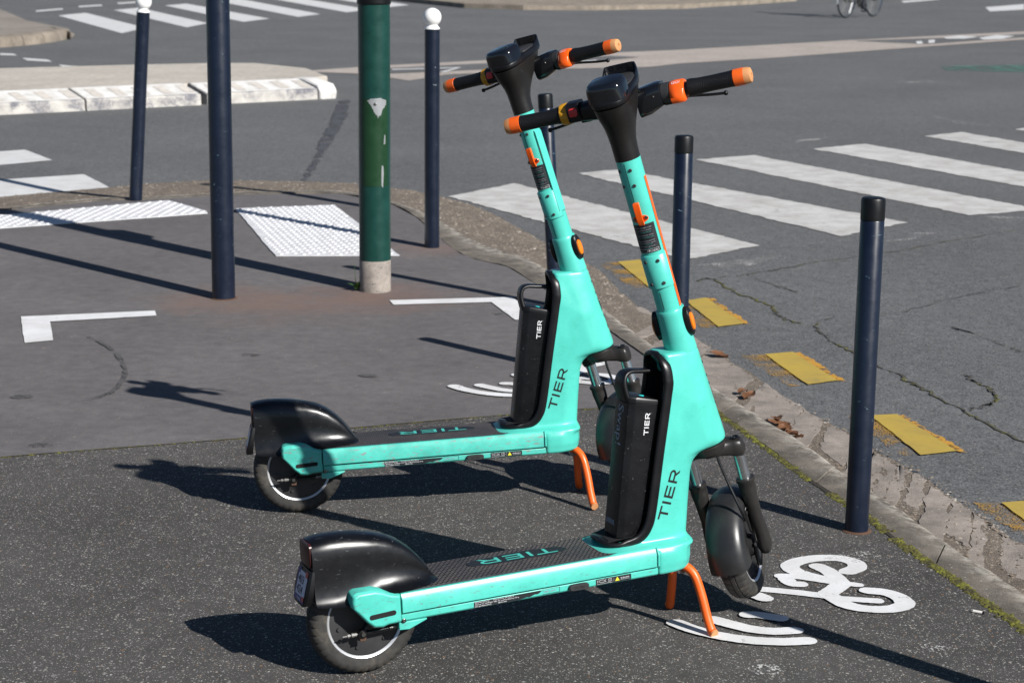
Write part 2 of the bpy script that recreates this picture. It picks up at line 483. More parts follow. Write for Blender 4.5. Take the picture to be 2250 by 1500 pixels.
# flat lettering -----------------------------------------------------------
def text_geo(s, size):
    cu = bpy.data.curves.new('txt', 'FONT'); cu.body = s; cu.size = size; cu.resolution_u = 2
    o = bpy.data.objects.new('txt', cu); COL.objects.link(o)
    dg = bpy.context.evaluated_depsgraph_get()
    me = bpy.data.meshes.new_from_object(o.evaluated_get(dg))
    v = [(p.co.x, p.co.y) for p in me.vertices]; f = [tuple(p.vertices) for p in me.polygons]
    bpy.data.objects.remove(o); bpy.data.curves.remove(cu); bpy.data.meshes.remove(me)
    return v, f
def tier_geo(h, length=None):
    t = .165; V = []; Fc = []
    def quad(*p):
        o = len(V); V.extend(p); Fc.append(tuple(range(o, o + len(p))))
    def rect(x0, y0, x1, y1): quad((x0, y0), (x1, y0), (x1, y1), (x0, y1))
    x = 0
    rect(x, 1 - t, x + 1.05, 1); rect(x + .525 - t/2, 0, x + .525 + t/2, 1 - t); x += 1.05 + .2
    rect(x, 0, x + t, 1); x += t + .3
    rect(x, 0, x + t, 1); rect(x + t, 0, x + .9, t); rect(x + t, .42, x + .85, .42 + t); rect(x + t, 1 - t, x + .9, 1); x += .9 + .27
    rect(x, 0, x + t, 1); rect(x + t, 1 - t, x + .64, 1); rect(x + t, .34, x + .64, .34 + t)
    cy = .67; ro, ri = .33, .33 - t
    for k in range(8):
        a, b = R(-90 + 22.5 * k), R(-67.5 + 22.5 * k)
        quad((x + .64 + ri * math.cos(a), cy + ri * math.sin(a)), (x + .64 + ro * math.cos(a), cy + ro * math.sin(a)), (x + .64 + ro * math.cos(b), cy + ro * math.sin(b)), (x + .64 + ri * math.cos(b), cy + ri * math.sin(b)))
    quad((x + .52, .34), (x + .74, .34), (x + 1.03, 0), (x + .82, 0))
    W = x + 1.03
    sxx = (length / W) if length else h
    return [(a * sxx, b * h) for a, b in V], Fc
def print_mesh(name, geo2, fn):
    v, f = geo2
    me = bpy.data.meshes.new(name); me.from_pydata([tuple(map(float, fn(a, b))) for a, b in v], [], f); me.update()
    return me

# surveyed ground positions in metres (x right, y away, road or pavement level)
DATA = {"L0": [[1.357,4.244],[1.275,4.62],[1.213,4.876],[1.176,5.037],[1.104,5.297],[1.054,5.543],[1.004,5.728],[0.943,5.941],[0.863,6.299],[0.73,6.865],[0.569,7.609],[0.402,8.305],[0.26,8.874],[0.105,9.396],[-0.027,9.859],[-0.193,10.072],[-0.308,10.359],[-0.441,10.939],[-0.574,11.55],[-0.753,12.103],[-1.107,12.566],[-1.542,12.534],[-1.913,12.419],[-2.265,12.222],[-2.585,12.116],[-3.07,11.662],[-3.583,11.128]],"L1": [[1.443,4.539],[1.35,4.916],[1.298,5.129],[1.256,5.277],[1.199,5.534],[1.156,5.734],[1.106,5.921],[1.044,6.159],[0.967,6.506],[0.816,7.036],[0.663,7.655],[0.518,8.282],[0.386,8.903],[0.233,9.555],[0.079,10.132],[-0.103,10.448],[-0.259,10.835],[-0.404,11.341],[-0.558,11.798],[-0.733,12.187],[-1.118,12.699],[-1.558,12.666],[-1.929,12.527],[-2.288,12.348],[-2.611,12.239],[-3.099,11.776],[-3.616,11.233]],"L2": [[1.584,5.012],[1.488,5.452],[1.442,5.672],[1.409,5.861],[1.36,6.104],[1.319,6.265],[1.264,6.458],[1.198,6.731],[1.109,6.979],[0.979,7.555],[0.841,8.166],[0.705,8.668],[0.549,9.291],[0.436,10.121],[0.223,10.809],[0.007,11.577],[-0.15,12.137],[-0.347,12.62],[-0.536,12.914],[-0.763,13.197],[-1.171,13.478],[-1.633,13.541],[-2.086,13.556],[-2.472,13.354],[-2.744,13.118],[-3.319,12.621],[-3.877,12.056]],"joint": [[-1.969,5.977],[-1.648,6.125],[-1.306,6.251],[-0.885,6.403],[-0.415,6.601],[-0.038,6.746],[0.305,6.861],[0.738,6.913]],"yellow": [[[0.557,10.313],[0.676,10.393],[0.818,9.7],[0.673,9.578]],[[0.826,9.223],[0.931,9.3],[1.042,8.674],[0.919,8.596]],[[1.056,8.031],[1.181,8.081],[1.284,7.553],[1.155,7.476]],[[1.313,6.987],[1.415,7.012],[1.524,6.497],[1.388,6.439]],[[1.526,5.88],[1.629,5.908],[1.728,5.459],[1.594,5.404]]],"zebra": [[[-0.428,12.833],[0.005,13.545],[1.376,10.928],[0.935,10.409]],[[0.465,14.146],[0.774,14.416],[2.395,11.865],[1.904,11.294]],[[1.403,15.075],[1.881,15.424],[3.383,12.484],[2.854,12.205]],[[2.42,15.925],[2.917,16.346],[4.314,13.319],[3.8,13.143]],[[3.547,17.023],[3.955,17.409],[5.101,14.436],[4.747,14.274]],[[4.512,17.703],[4.996,18.166],[6.016,15.529],[5.606,15.19]]],"zebraL": [[[-4.391,14.79],[-3.813,15.305],[-3.445,14.634],[-4.127,13.882]],[[-3.926,13.193],[-3.031,13.813],[-2.713,13.12],[-3.665,12.297]]],"zebraF": [[[-8.699,37.886],[-8.451,39.155],[-6.267,33.716],[-6.324,31.96]],[[-8.169,40.515],[-7.887,41.73],[-5.472,35.484],[-5.618,33.998]],[[-7.57,43.024],[-7.279,44.124],[-4.624,37.439],[-4.932,36.111]],[[-6.975,46.125],[-6.573,47.41],[-3.873,39.575],[-4.178,38.299]],[[-6.295,49.047],[-5.865,50.157],[-3.069,41.957],[-3.428,40.526]],[[-5.717,51.94],[-5.247,53.186],[-2.365,44.591],[-2.786,43.22]],[[-5.067,55.193],[-4.55,56.602],[-1.543,45.872],[-1.985,45.216]],[[-4.428,58.391],[-3.834,59.508],[-0.784,47.49],[-1.246,46.506]]],"dashF": [[[-9.626,39.949],[-9.356,41.139],[-9.192,40.495],[-9.463,39.342]],[[-9.29,42.346],[-8.968,43.176],[-8.802,42.468],[-9.122,41.665]],[[-8.845,44.249],[-8.558,45.139],[-8.392,44.366],[-8.668,43.508]],[[-6.948,26.752],[-6.748,26.686],[-6.609,26.326],[-6.853,26.382]],[[-6.441,25.888],[-6.032,25.59],[-5.878,25.176],[-6.246,25.382]],[[-5.694,24.697],[-5.279,24.349],[-5.159,24.049],[-5.522,24.235]],[[10.987,46.602],[12.475,48.912],[11.603,45.461],[10.533,44.227]],[[9.726,50.292],[11.13,52.612],[10.96,51.575],[9.54,49.032]]],"strip": [[-2.592,23.94],[-2.302,24.368],[-1.569,25.205],[-0.315,26.35],[1.348,28.152],[2.458,29.069],[5.275,31.911],[9.067,35.431],[14.457,40.337],[13.479,37.583],[8.381,32.716],[5.848,29.952],[3.578,27.401],[2.211,26.093],[1.724,25.338],[0.681,24.863],[-0.82,23.654],[-1.204,22.682],[-1.855,23.663]],"lens1": [[-1.89,24.113],[-1.523,24.636],[-0.307,25.728],[1.315,27.445],[1.711,27.215],[1.016,26.185],[0.577,25.343],[-0.839,24.18],[-1.466,23.716]],"lens2": [[5.403,31.805],[6.99,32.873],[8.826,34.478],[14.092,39.309],[13.745,38.331],[8.561,33.428],[6.478,31.114]],"strip_marks": [[[-1.519,24.398],[-0.662,24.837],[-0.855,23.873],[-0.913,23.941],[-0.742,24.665],[-1.499,24.244]],[[0.648,25.867],[1.087,26.466],[1.092,26.286],[0.703,25.701]],[[6.4,31.722],[6.524,31.871],[6.39,31.099],[6.269,30.958]],[[6.693,32.158],[6.828,32.312],[6.635,31.387],[6.504,31.241]],[[7.114,33.032],[7.541,33.665],[7.762,33.285],[7.398,32.676],[7.087,32.622]],[[7.696,32.999],[8.222,33.931],[8.473,33.692],[7.989,32.647],[7.646,32.455]]],"island_bot": [[-4.733,18.128],[-3.96,18.576],[-2.989,19.412],[-1.954,20.159],[-1.966,20.888]],"island_top_front": [[-4.69,17.982],[-3.91,18.361],[-2.936,19.087],[-1.984,20.149]],"island_top_in": [[-5.047,19.374],[-4.227,19.87],[-3.32,20.58],[-2.243,21.487]],"island_back": [[-5.613,21.574],[-4.315,22.316],[-3.469,22.73],[-2.976,22.799],[-2.299,22.025],[-1.979,20.939]],"leftpave": [[-11.304,40.157],[-9.788,37.828],[-9.107,35.978],[-8.22,33.513],[-7.005,31.162],[-6.738,30.118],[-6.617,29.118],[-7.509,28.955],[-8.076,28.608]],"leftkerb_bot": [[-7.806,27.623],[-7.276,28.027],[-7.032,28.613],[-6.869,29.325],[-6.817,30.298],[-6.934,31.306]],"farpave": [[-3.725,49.113],[-1.988,45.266],[-1.111,43.325],[0.173,42.635],[1.637,42.755],[2.862,43.57],[3.697,44.041],[4.662,45.637],[5.778,47.375],[6.982,49.569]],"Lmark": [[[-2.148,8.428],[-1.592,8.592],[-1.564,8.479],[-1.996,8.325],[-1.894,7.938],[-1.998,7.879]],[[-0.566,8.897],[-0.002,9.007],[0.149,8.453],[0.013,8.466],[-0.096,8.877],[-0.542,8.787]]],"tactile": [[[-3.013,11.439],[-2.144,12.148],[-1.836,11.69],[-1.821,11.614],[-2.887,10.949]],[[-1.684,11.817],[-1.101,12.018],[-0.592,10.149],[-1.235,10.096]]],"picto": {"wheelA": [[0.911,5.053],[0.936,5.079],[0.945,5.112],[0.934,5.144],[0.904,5.166],[0.863,5.168],[0.815,5.153],[0.778,5.126],[0.759,5.093],[0.766,5.055],[0.788,5.024],[0.824,4.993],[0.857,4.97]],"forkA": [[0.835,5.095],[0.86,5.045],[0.881,4.946]],"saddle": [[0.725,5.009],[0.777,5.001],[0.856,4.966]],"sad2": [[0.734,4.984],[0.745,4.948],[0.766,4.942]],"tube": [[0.64,4.902],[0.663,4.897],[0.747,4.875],[0.822,4.848]],"frame": [[0.872,4.939],[0.85,4.902],[0.819,4.854]],"stub": [[0.878,4.952],[0.918,4.938]],"wheelB": [[0.938,4.893],[0.977,4.882],[1.006,4.848],[1.014,4.795],[0.986,4.76],[0.941,4.748],[0.893,4.757],[0.859,4.785],[0.839,4.831],[0.824,4.86]],"forkB": [[0.835,4.831],[0.896,4.821],[0.945,4.813]],"arc1": [[0.6,4.699],[0.627,4.697],[0.678,4.675]],"arc2": [[0.51,4.66],[0.544,4.632],[0.596,4.595],[0.65,4.58],[0.701,4.588]],"arc3": [[0.415,4.632],[0.45,4.591],[0.512,4.545],[0.586,4.516],[0.663,4.508],[0.723,4.516]],"foot": [[0.637,4.848],[0.657,4.821]]},"picto_far_arc3": [[-0.204,7.159],[-0.148,7.096],[-0.087,7.026],[0.015,6.988]],"picto_far_arc2": [[-0.109,7.193],[-0.058,7.144],[0.015,7.088]],"cracks": [[[0.932,9.773],[1.008,9.837],[1.095,9.435],[1.149,9.324],[1.226,9.087],[1.218,8.961],[1.239,8.818],[1.293,8.702]],[[1.372,8.706],[1.358,8.513],[1.389,8.276],[1.434,8.103],[1.498,7.857],[1.578,7.55],[1.592,7.447],[1.662,7.156],[1.694,6.985],[1.784,6.622]],[[1.189,9.973],[1.345,9.612],[1.411,9.475]],[[3.057,11.655],[2.544,11.194],[2.04,10.706],[1.579,10.34],[1.189,9.973],[1.008,9.837]],[[1.913,8.733],[2.041,8.508],[2.13,8.222],[2.154,8.085]],[[1.815,7.697],[1.825,7.59],[1.858,7.415],[1.844,7.273],[1.779,7.16],[1.701,7.104]],[[1.388,8.766],[1.563,8.875],[1.835,9.013],[2.095,9.33],[2.569,9.728]]],"tar": [[-1.774,19.964],[-1.678,20.082],[-1.544,18.062],[-1.511,16.544],[-1.479,15.512],[-1.454,14.599],[-1.432,13.483],[-1.468,13.529],[-1.511,14.828],[-1.575,15.834],[-1.631,17.3]],"skid": [[-1.762,8.009],[-1.682,7.894],[-1.606,7.747],[-1.535,7.555],[-1.485,7.371],[-1.466,7.202],[-1.472,7.039],[-1.533,6.895]],"wornpaint": [[[0.943,10.221],[1.496,10.622],[1.397,10.392],[1.02,10.017]],[[2.148,11.449],[2.501,11.472],[2.283,11.183],[1.998,11.048]],[[2.936,12.191],[3.21,12.15],[3.094,11.912],[2.952,11.902]],[[2.358,16.543],[2.696,16.867],[2.577,16.599],[2.357,16.4]],[[3.336,22.135],[3.822,22.452],[3.8,22.32],[3.343,22.01]],[[4.468,23.134],[4.992,23.479],[4.948,23.264],[4.441,22.994]],[[4.005,18.955],[4.339,18.229],[4.364,17.976],[4.081,18.203]]],"misc": {"A": [0.997,5.43],"D": [-0.436,10.458],"E": [-2.356,12.174],"Hd": [-0.81,11.898],"C": [0.2,8.815],"pole": [-1.333,8.924],"green": [-0.65,9.159],"cig": [1.187,4.737],"bz": [1.082,4.27]},"leaves": [[0.88,7.284],[0.896,7.225],[0.955,6.819],[0.971,6.754],[0.986,6.691],[0.994,6.61],[0.953,6.865],[0.972,6.647],[0.858,7.954]]}
# ================================================================== GROUND
ZR = -.05                      # road level; the pavement is at 0
L0, L1, L2 = [np.array(DATA[k]) for k in ('L0', 'L1', 'L2')]
road = sheet('road', [(-400, -60), (400, -60), (400, 900), (-400, 900)], ZR, 'road_asphalt', kind='structure')
# older patched field of carriageway on the right, bounded by the mossy cracks
crk = [np.array(c) for c in DATA['cracks']]

# ---- pavement slabs -------------------------------------------------------
jt = [tuple(p) for p in DATA['joint']]
jl = (jt[0][0] - 12, jt[0][1] + (jt[0][1] - jt[1][1]) / (jt[0][0] - jt[1][0]) * -12)
jt_w = wiggle([jl] + jt, .08, .006, 3, closed=False)
l0 = [tuple(p) for p in L0]
near_edge = l0[:10][::-1]                       # from the joint down to the lower right
ext = (near_edge[-1][0] + .9, near_edge[-1][1] - 4.2)
dark_poly = list(jt_w) + near_edge + [(near_edge[-1][0] + .30, near_edge[-1][1] - 1.3), ext, (ext[0], -5), (-14, -5)]
pave = sheet('dark_pavement', dark_poly, 0.0, 'asphalt_dark', depth=.04, kind='structure')
left_ext = (l0[-1][0] - 6.5, l0[-1][1] - 6.5)
brown_poly = list(jt_w) + l0[9:] + [left_ext]
walk = sheet('brown_pavement', brown_poly, 0.0, 'asphalt_brown', depth=.04, kind='structure')
# ---- moss ------------------------------------------------------------------
def clumps(name, path, width, count, rmin, rmax, z, mat, seed, parent=None, hscale=.5, lo=0, hi=1, thr=-.12):
    rnd = random.Random(seed); g = Geo()
    P = [np.array(p, float) for p in path]
    seg = [np.hypot(*(b - a)) for a, b in zip(P, P[1:])]; tot = sum(seg)
    for i in range(count):
        d = rnd.uniform(lo, hi) * tot; k = 0
        while k < len(seg) - 1 and d > seg[k]: d -= seg[k]; k += 1
        a, b = P[k], P[k + 1]; t = min(d / max(seg[k], 1e-6), 1); p = a + (b - a) * t
        if noise.noise(Vector((p[0] * 4, p[1] * 4, seed))) < thr: continue
        nn = np.array([-(b - a)[1], (b - a)[0]]) / max(seg[k], 1e-6)
        p = p + nn * rnd.gauss(0, width / 2)
        r = rnd.uniform(rmin, rmax); n = 6; ph = rnd.random() * 6
        vs = [(p[0] + r * rnd.uniform(.8, 1.3) * math.cos(ph + q), p[1] + r * rnd.uniform(.8, 1.3) * math.sin(ph + q), z) for q in np.linspace(0, 2 * math.pi, n, endpoint=False)]
        vs += [(p[0] + .55 * (v[0] - p[0]), p[1] + .55 * (v[1] - p[1]), z + r * hscale * rnd.uniform(.6, 1)) for v in vs[:n]]
        vs.append((p[0], p[1], z + r * hscale * 1.15))
        fs = [(q, (q + 1) % n, n + (q + 1) % n, n + q) for q in range(n)] + [(n + q, n + (q + 1) % n, 2 * n) for q in range(n)]
        g.add(vs, fs)
    me = g.mesh(name, 80, fix=False)
    return link(name, me, mat, parent, kind='stuff')
o = clumps('kerb_moss', smooth_path(L0[:11], 10), .015, 5200, .002, .0075, .0005, 'moss_green', 5, hi=.95, thr=-.42)
o['label'] = 'yellow green moss growing along the joint between pavement and kerb'; o['category'] = 'moss'
o = clumps('joint_moss', jt_w, .005, 2200, .0015, .005, .0005, 'moss_green', 8, lo=.45, thr=-.3)
o['label'] = 'thin line of moss in the joint between the two pavement surfaces'; o['category'] = 'moss'

sheet('soil_joint', wiggle([tuple(q) for q in stroke([tuple(p) for p in L0[:11]], .018, False, 6)], .03, .005, 2), .002, 'soil', pave)
sheet('soil_joint', wiggle([tuple(q) for q in stroke(jt, .008, False, 6)], .03, .003, 2), .002, 'soil', pave)
# ---- kerb stones, gutter ---------------------------------------------------
def fine(L, n=10): return np.array([p[:2] for p in smooth_path(L, n)])
F0, F1, F2 = fine(L0), fine(L1), fine(L2)
hk = np.interp(np.arange(len(F0)) / 10, [0, 9, 10, 12, 14, 26], [.046, .046, .040, .022, .004, .002])
NF = len(F0)
kerb = empty('kerb', (0, 0, 0)); kerb['kind'] = 'structure'
arc = np.r_[0, np.cumsum(np.hypot(*(F0[1:] - F0[:-1]).T))]
joints = [0]
rndk = random.Random(4)
while arc[-1] - arc[joints[-1]] > .5:
    target = arc[joints[-1]] + rndk.uniform(.82, 1.05)
    j = int(np.argmin(abs(arc - target)))
    joints.append(max(j, joints[-1] + 1))
joints[-1] = NF - 1
for a, b in zip(joints, joints[1:]):
    g = Geo(); rings = []
    steps = 14
    seedz = rndk.uniform(-.0015, .0035)
    for s_ in range(steps + 1):
        t = a + (b - a) * s_ / steps
        e = .004 / max(arc[b] - arc[a], .1) * (b - a)
        t = min(max(t, a + e), b - e)
        i = int(min(t, NF - 2)); q = t - i
        p0 = F0[i] * (1 - q) + F0[i + 1] * q; p1 = F1[i] * (1 - q) + F1[i + 1] * q; h = hk[i] * (1 - q) + hk[i + 1] * q
        d = p1 - p0; L = max(np.hypot(*d), .02); n = d / L
        p0 = p0 + n * .006
        rr = []
        for f_, z_ in ((0, -.035), (0, .001), (.3, .002), (.6, .001), (.82, -.001), (.94, -.005), (1, -.012 if h > .02 else -h * .5 - .002), (1.0, -h * .6 - .006), (1.0, -h - .012)):
            off = 0 if f_ < 1 else (.006 if z_ > -h else .012)
            x_, y_ = p0 + (p1 - p0) * f_ + n * off
            nz = noise.noise(Vector((x_ * 9, y_ * 9, 3))) * .0045 + noise.noise(Vector((x_ * 30, y_ * 30, 9))) * .002
            nx = noise.noise(Vector((x_ * 14, y_ * 14, 17))) * (.010 if f_ > .9 else 0)
            rr.append((x_ + n[0] * nx, y_ + n[1] * nx, z_ + (nz + seedz if z_ > -.03 else 0)))
        rings.append(rr)
    g.loft(rings)
    me = g.mesh('kerb_stone', 50)
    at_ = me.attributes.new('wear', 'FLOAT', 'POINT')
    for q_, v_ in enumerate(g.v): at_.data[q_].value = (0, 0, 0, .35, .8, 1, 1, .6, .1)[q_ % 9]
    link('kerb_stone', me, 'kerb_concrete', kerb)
gutter = empty('gutter', (0, 0, 0)); gutter['kind'] = 'structure'
g = Geo(); rings = []
for i in range(NF):
    d = F2[i] - F1[i]; n = d / max(np.hypot(*d), .02)
    z0 = -hk[i] - .003; rr = []
    for f_ in np.linspace(0, 1, 7):
        x_, y_ = F1[i] - n * .01 + (d + n * .01) * f_
        zz = (z0 * (1 - f_) + (ZR + .004) * f_) if hk[i] < .03 else ZR + .004
        zz = max(zz, ZR + .004) + noise.noise(Vector((x_ * 25, y_ * 25, 1))) * .0025 + .0015
        if f_ == 1:
            x_ += n[0] * noise.noise(Vector((x_ * 6, y_ * 6, 5))) * .04; y_ += n[1] * noise.noise(Vector((x_ * 6, y_ * 6, 5))) * .04; zz = ZR + .002
        rr.append((x_, y_, zz))
    rings.append(rr)
g.loft(rings, closed=False)
link('gravel_bed', g.mesh('gravel_bed', 60, fix=False), 'gutter_gravel', gutter)
# broken concrete slabs of the gutter
rs_ = random.Random(12)
i = 0.0
while i < 128:
    span = rs_.uniform(4, 9); j = min(i + span, 129)
    lo_, hi_ = rs_.uniform(.02, .10), rs_.uniform(.90, 1.0)
    if rs_.random() < .18: lo_ = rs_.uniform(.3, .5)
    out = []
    def at(t, f_):
        k = int(min(t, NF - 2)); q = t - k
        a_ = F1[k] * (1 - q) + F1[k + 1] * q; b_ = F2[k] * (1 - q) + F2[k + 1] * q
        return a_ + (b_ - a_) * f_
    M = 9
    out += [at(i + (j - i) * k / M, lo_) for k in range(M)]
    out += [at(j, lo_ + (hi_ - lo_) * k / 5) for k in range(5)]
    out += [at(j - (j - i) * k / M, hi_) for k in range(M)]
    out += [at(i, hi_ - (hi_ - lo_) * k / 5) for k in range(5)]
    out = wiggle([tuple(p) for p in out], .03, .016 if i > 20 else .020, int(i * 7) + 3)
    c = np.mean(out, 0)
    inner = [tuple(c + (np.array(p) - c) * .985) for p in out]
    z_ = ZR + .0068 + rs_.uniform(-.0008, .0014)
    g = Geo().loft([[(p[0], p[1], ZR - .004) for p in out], [(p[0], p[1], z_ - .0025) for p in out], [(p[0], p[1], z_ + .001 * noise.noise(Vector((p[0] * 20, p[1] * 20, 0)))) for p in inner]])
    me = g.mesh('gutter_slab', 40)
    bm = bmesh.new(); bm.from_mesh(me); bmesh.ops.triangulate(bm, faces=[f for f in bm.faces if len(f.verts) > 4]); bm.to_mesh(me); bm.free()
    if rs_.random() > .16: link('gutter_slab', me, 'gutter_concrete', gutter)
    i = j + (rs_.uniform(.0, .05) if rs_.random() < .6 else rs_.uniform(1.2, 3.0))
# loose gravel on the worn gutter
g = Geo(); rp = random.Random(21)
for k in range(4900):
    t = rp.uniform(118, 255) if k < 4300 else rp.uniform(0, 118); f_ = rp.uniform(.04, 1.0) if k < 4300 else rp.choice((rp.uniform(.0, .12), rp.uniform(.9, 1.06), rp.uniform(0, 1)))
    q = int(min(t, NF - 2)); w_ = t - q
    a_ = F1[q] * (1 - w_) + F1[q + 1] * w_; b_ = F2[q] * (1 - w_) + F2[q + 1] * w_
    p = a_ + (b_ - a_) * f_
    h0_ = -(hk[q]) - .003
    z_ = (h0_ * (1 - f_) + (ZR + .004) * f_ if hk[q] < .03 else ZR + .008)
    r = rp.uniform(.003, .0085) * (1 if rp.random() < .9 else 1.6) * (1.15 if k < 4300 else .7); ph = rp.random() * 6
    n = 5
    vs = [(p[0] + r * rp.uniform(.7, 1.4) * math.cos(ph + s_), p[1] + r * rp.uniform(.7, 1.4) * math.sin(ph + s_), z_) for s_ in np.linspace(0, 2 * math.pi, n, endpoint=False)]
    vs.append((p[0], p[1], z_ + r * rp.uniform(.25, .7)))
    g.add(vs, [(s_, (s_ + 1) % n, n) for s_ in range(n)])
o = link('loose_gravel', g.mesh('loose_gravel', 60, fix=False), 'pebble', gutter, kind='stuff')

# ---- cracks in the carriageway --------------------------------------------
wid = [.013, .011, .0055, .006, .0045, .009, .004]
for k, c in enumerate(DATA['cracks']):
    p = smooth_path(c, 8)
    rnd = random.Random(k)
    p = [np.array(q) + np.array((rnd.gauss(0, .008), rnd.gauss(0, .009))) for q in p]
    out = wiggle([tuple(q) for q in stroke(p, wid[k] * .8, False, 2)], .03, .006, k)
    sheet('road_crack', out, ZR + .003 + .0003 * k, 'crack_dark', road)
    if wid[k] > .0055:
        clumps('crack_moss', p, wid[k] * .45, 1100 if k < 2 else 260, .0015, .0042, ZR + .002, 'moss_green', 30 + k, parent=road)
sheet('tar_seam', wiggle([tuple(p) for p in DATA['tar']], .05, .03, 4), ZR + .004, 'tar', road)
sheet('skid_mark', wiggle(stroke(DATA['skid'], .022), .02, .006, 2), .004, 'skid_mark', walk)

# ---- painted markings -------------------------------------------------------
for k, p in enumerate(DATA['zebra']): sheet('zebra_stripe', wiggle([tuple(q) for q in p], .04, .021, k), ZR + .004, 'zebra_paint', road)
for k, p in enumerate(DATA['zebraL']): sheet('zebra_stripe', wiggle([tuple(q) for q in p], .08, .006, 20 + k), ZR + .004, 'zebra_paint_far', road)
for k, p in enumerate(DATA['zebraF']): sheet('zebra_stripe', [tuple(q) for q in p], ZR + .004, 'zebra_paint_far', road)
for k, p in enumerate(DATA['dashF']): sheet('lane_dash', [tuple(q) for q in p], ZR + .004, 'zebra_paint_far', road)
for k, p in enumerate(DATA['wornpaint']): sheet('worn_marking', [tuple(q) for q in p], ZR + .004, 'ghost_white', road)
sheet('paint_scuff', wiggle([(.90, 5.20), (1.0, 5.24), (1.03, 5.17), (.95, 5.13), (.86, 5.16)], .02, .008, 3), .003, 'ghost_white', pave)
for k_, (sx_, sy_, sr_) in enumerate(((.60, 4.33, .035), (1.03, 4.49, .03), (.69, 4.30, .02), (-1.5, 5.3, .025), (1.0, 4.98, .022))):
    sheet('paint_scuff', wiggle([(sx_ + sr_ * math.cos(a_) * 1.3, sy_ + sr_ * math.sin(a_)) for a_ in np.linspace(0, 6.28, 7)[:-1]], .012, .008, k_), .0028, 'ghost_white', pave)
for k, p in enumerate(DATA['yellow']):
    P4 = [np.array(q) for q in p]
    u = P4[1] - P4[0]; v = P4[2] - P4[1]
    sheet('yellow_dash', wiggle([tuple(q) for q in p], .03, .004, 40 + k), ZR + .0055, 'yellow_paint', road)
    gh = [P4[0] - u * .8 - v * .03, P4[0] + u * .1, P4[3] + u * .1, P4[3] - u * .6 - v * .02]
    sheet('old_yellow_dash', wiggle([tuple(q) for q in gh], .025, .02, 50 + k), ZR + .0035, 'ghost_yellow', road)
    gh = [P4[1] - u * .1 + v * .01, P4[1] + u * .24 + v * .03, P4[2] + u * .24 + v * .05, P4[2] - u * .1 - v * .02]
    sheet('old_yellow_fringe', wiggle([tuple(q) for q in gh], .02, .018, 70 + k), ZR + .0045, 'fringe_orange', road)
strip = sheet('cycle_strip', [tuple(p) for p in DATA['strip']], ZR + .004, 'beige_strip', road)
sheet('strip_lens', [tuple(p) for p in DATA['lens1']], ZR + .008, 'road_asphalt', road)
sheet('strip_lens', [tuple(p) for p in DATA['lens2']], ZR + .008, 'road_asphalt', road)
for p in DATA['strip_marks']: sheet('cycle_marking', [tuple(q) for q in p], ZR + .012, 'zebra_paint_far', road)
sheet('faded_green_patch', [(5.6, 26.0), (7.0, 26.6), (8.2, 27.2), (8.2, 25.4), (6.6, 25.0), (5.5, 25.3)], ZR + .004, 'faint_green', road)
for k, p in enumerate(DATA['Lmark']): sheet('corner_marking', wiggle([tuple(q) for q in p], .06, .003, 60 + k), .004, 'white_line', walk)
def pictogram(dx, dy, rot, parent, skip=()):
    c0 = np.array((.75, 4.8)); cr_, sr_ = math.cos(rot), math.sin(rot); z_ = .0025
    wd = dict(wheelA=.053, forkA=.050, saddle=.042, sad2=.046, tube=.042, frame=.055, stub=.034, wheelB=.052, forkB=.040, arc1=.046, arc2=.048, arc3=.050, foot=.05)
    for k, p in DATA['picto'].items():
        if k in skip: continue
        q = []
        for a in p:
            d = np.array(a) - c0
            q.append((c0[0] + dx + cr_ * d[0] - sr_ * d[1], c0[1] + dy + sr_ * d[0] + cr_ * d[1]))
        z_ += .00025
        sheet('cycle_symbol', wiggle([tuple(s_) for s_ in stroke(q, wd[k])], .012, .002, 7), z_, 'white_line', parent)
for k_, (sx_, sy_, sr_) in enumerate(((-1.78, 6.95, .035), (-1.55, 6.28, .03), (-.05, 8.6, .025), (-1.05, 7.7, .03), (.05, 7.55, .02), (-.55, 7.35, .03))):
    sheet('gum_spot', wiggle([(sx_ + sr_ * math.cos(a_) * 1.4, sy_ + sr_ * math.sin(a_)) for a_ in np.linspace(0, 6.28, 7)[:-1]], .012, .008, k_), .003, 'crack_dark' if False else 'skid_mark', walk)
pictogram(0, 0, 0, pave)
pictogram(-.619, 2.52, R(-4), walk)

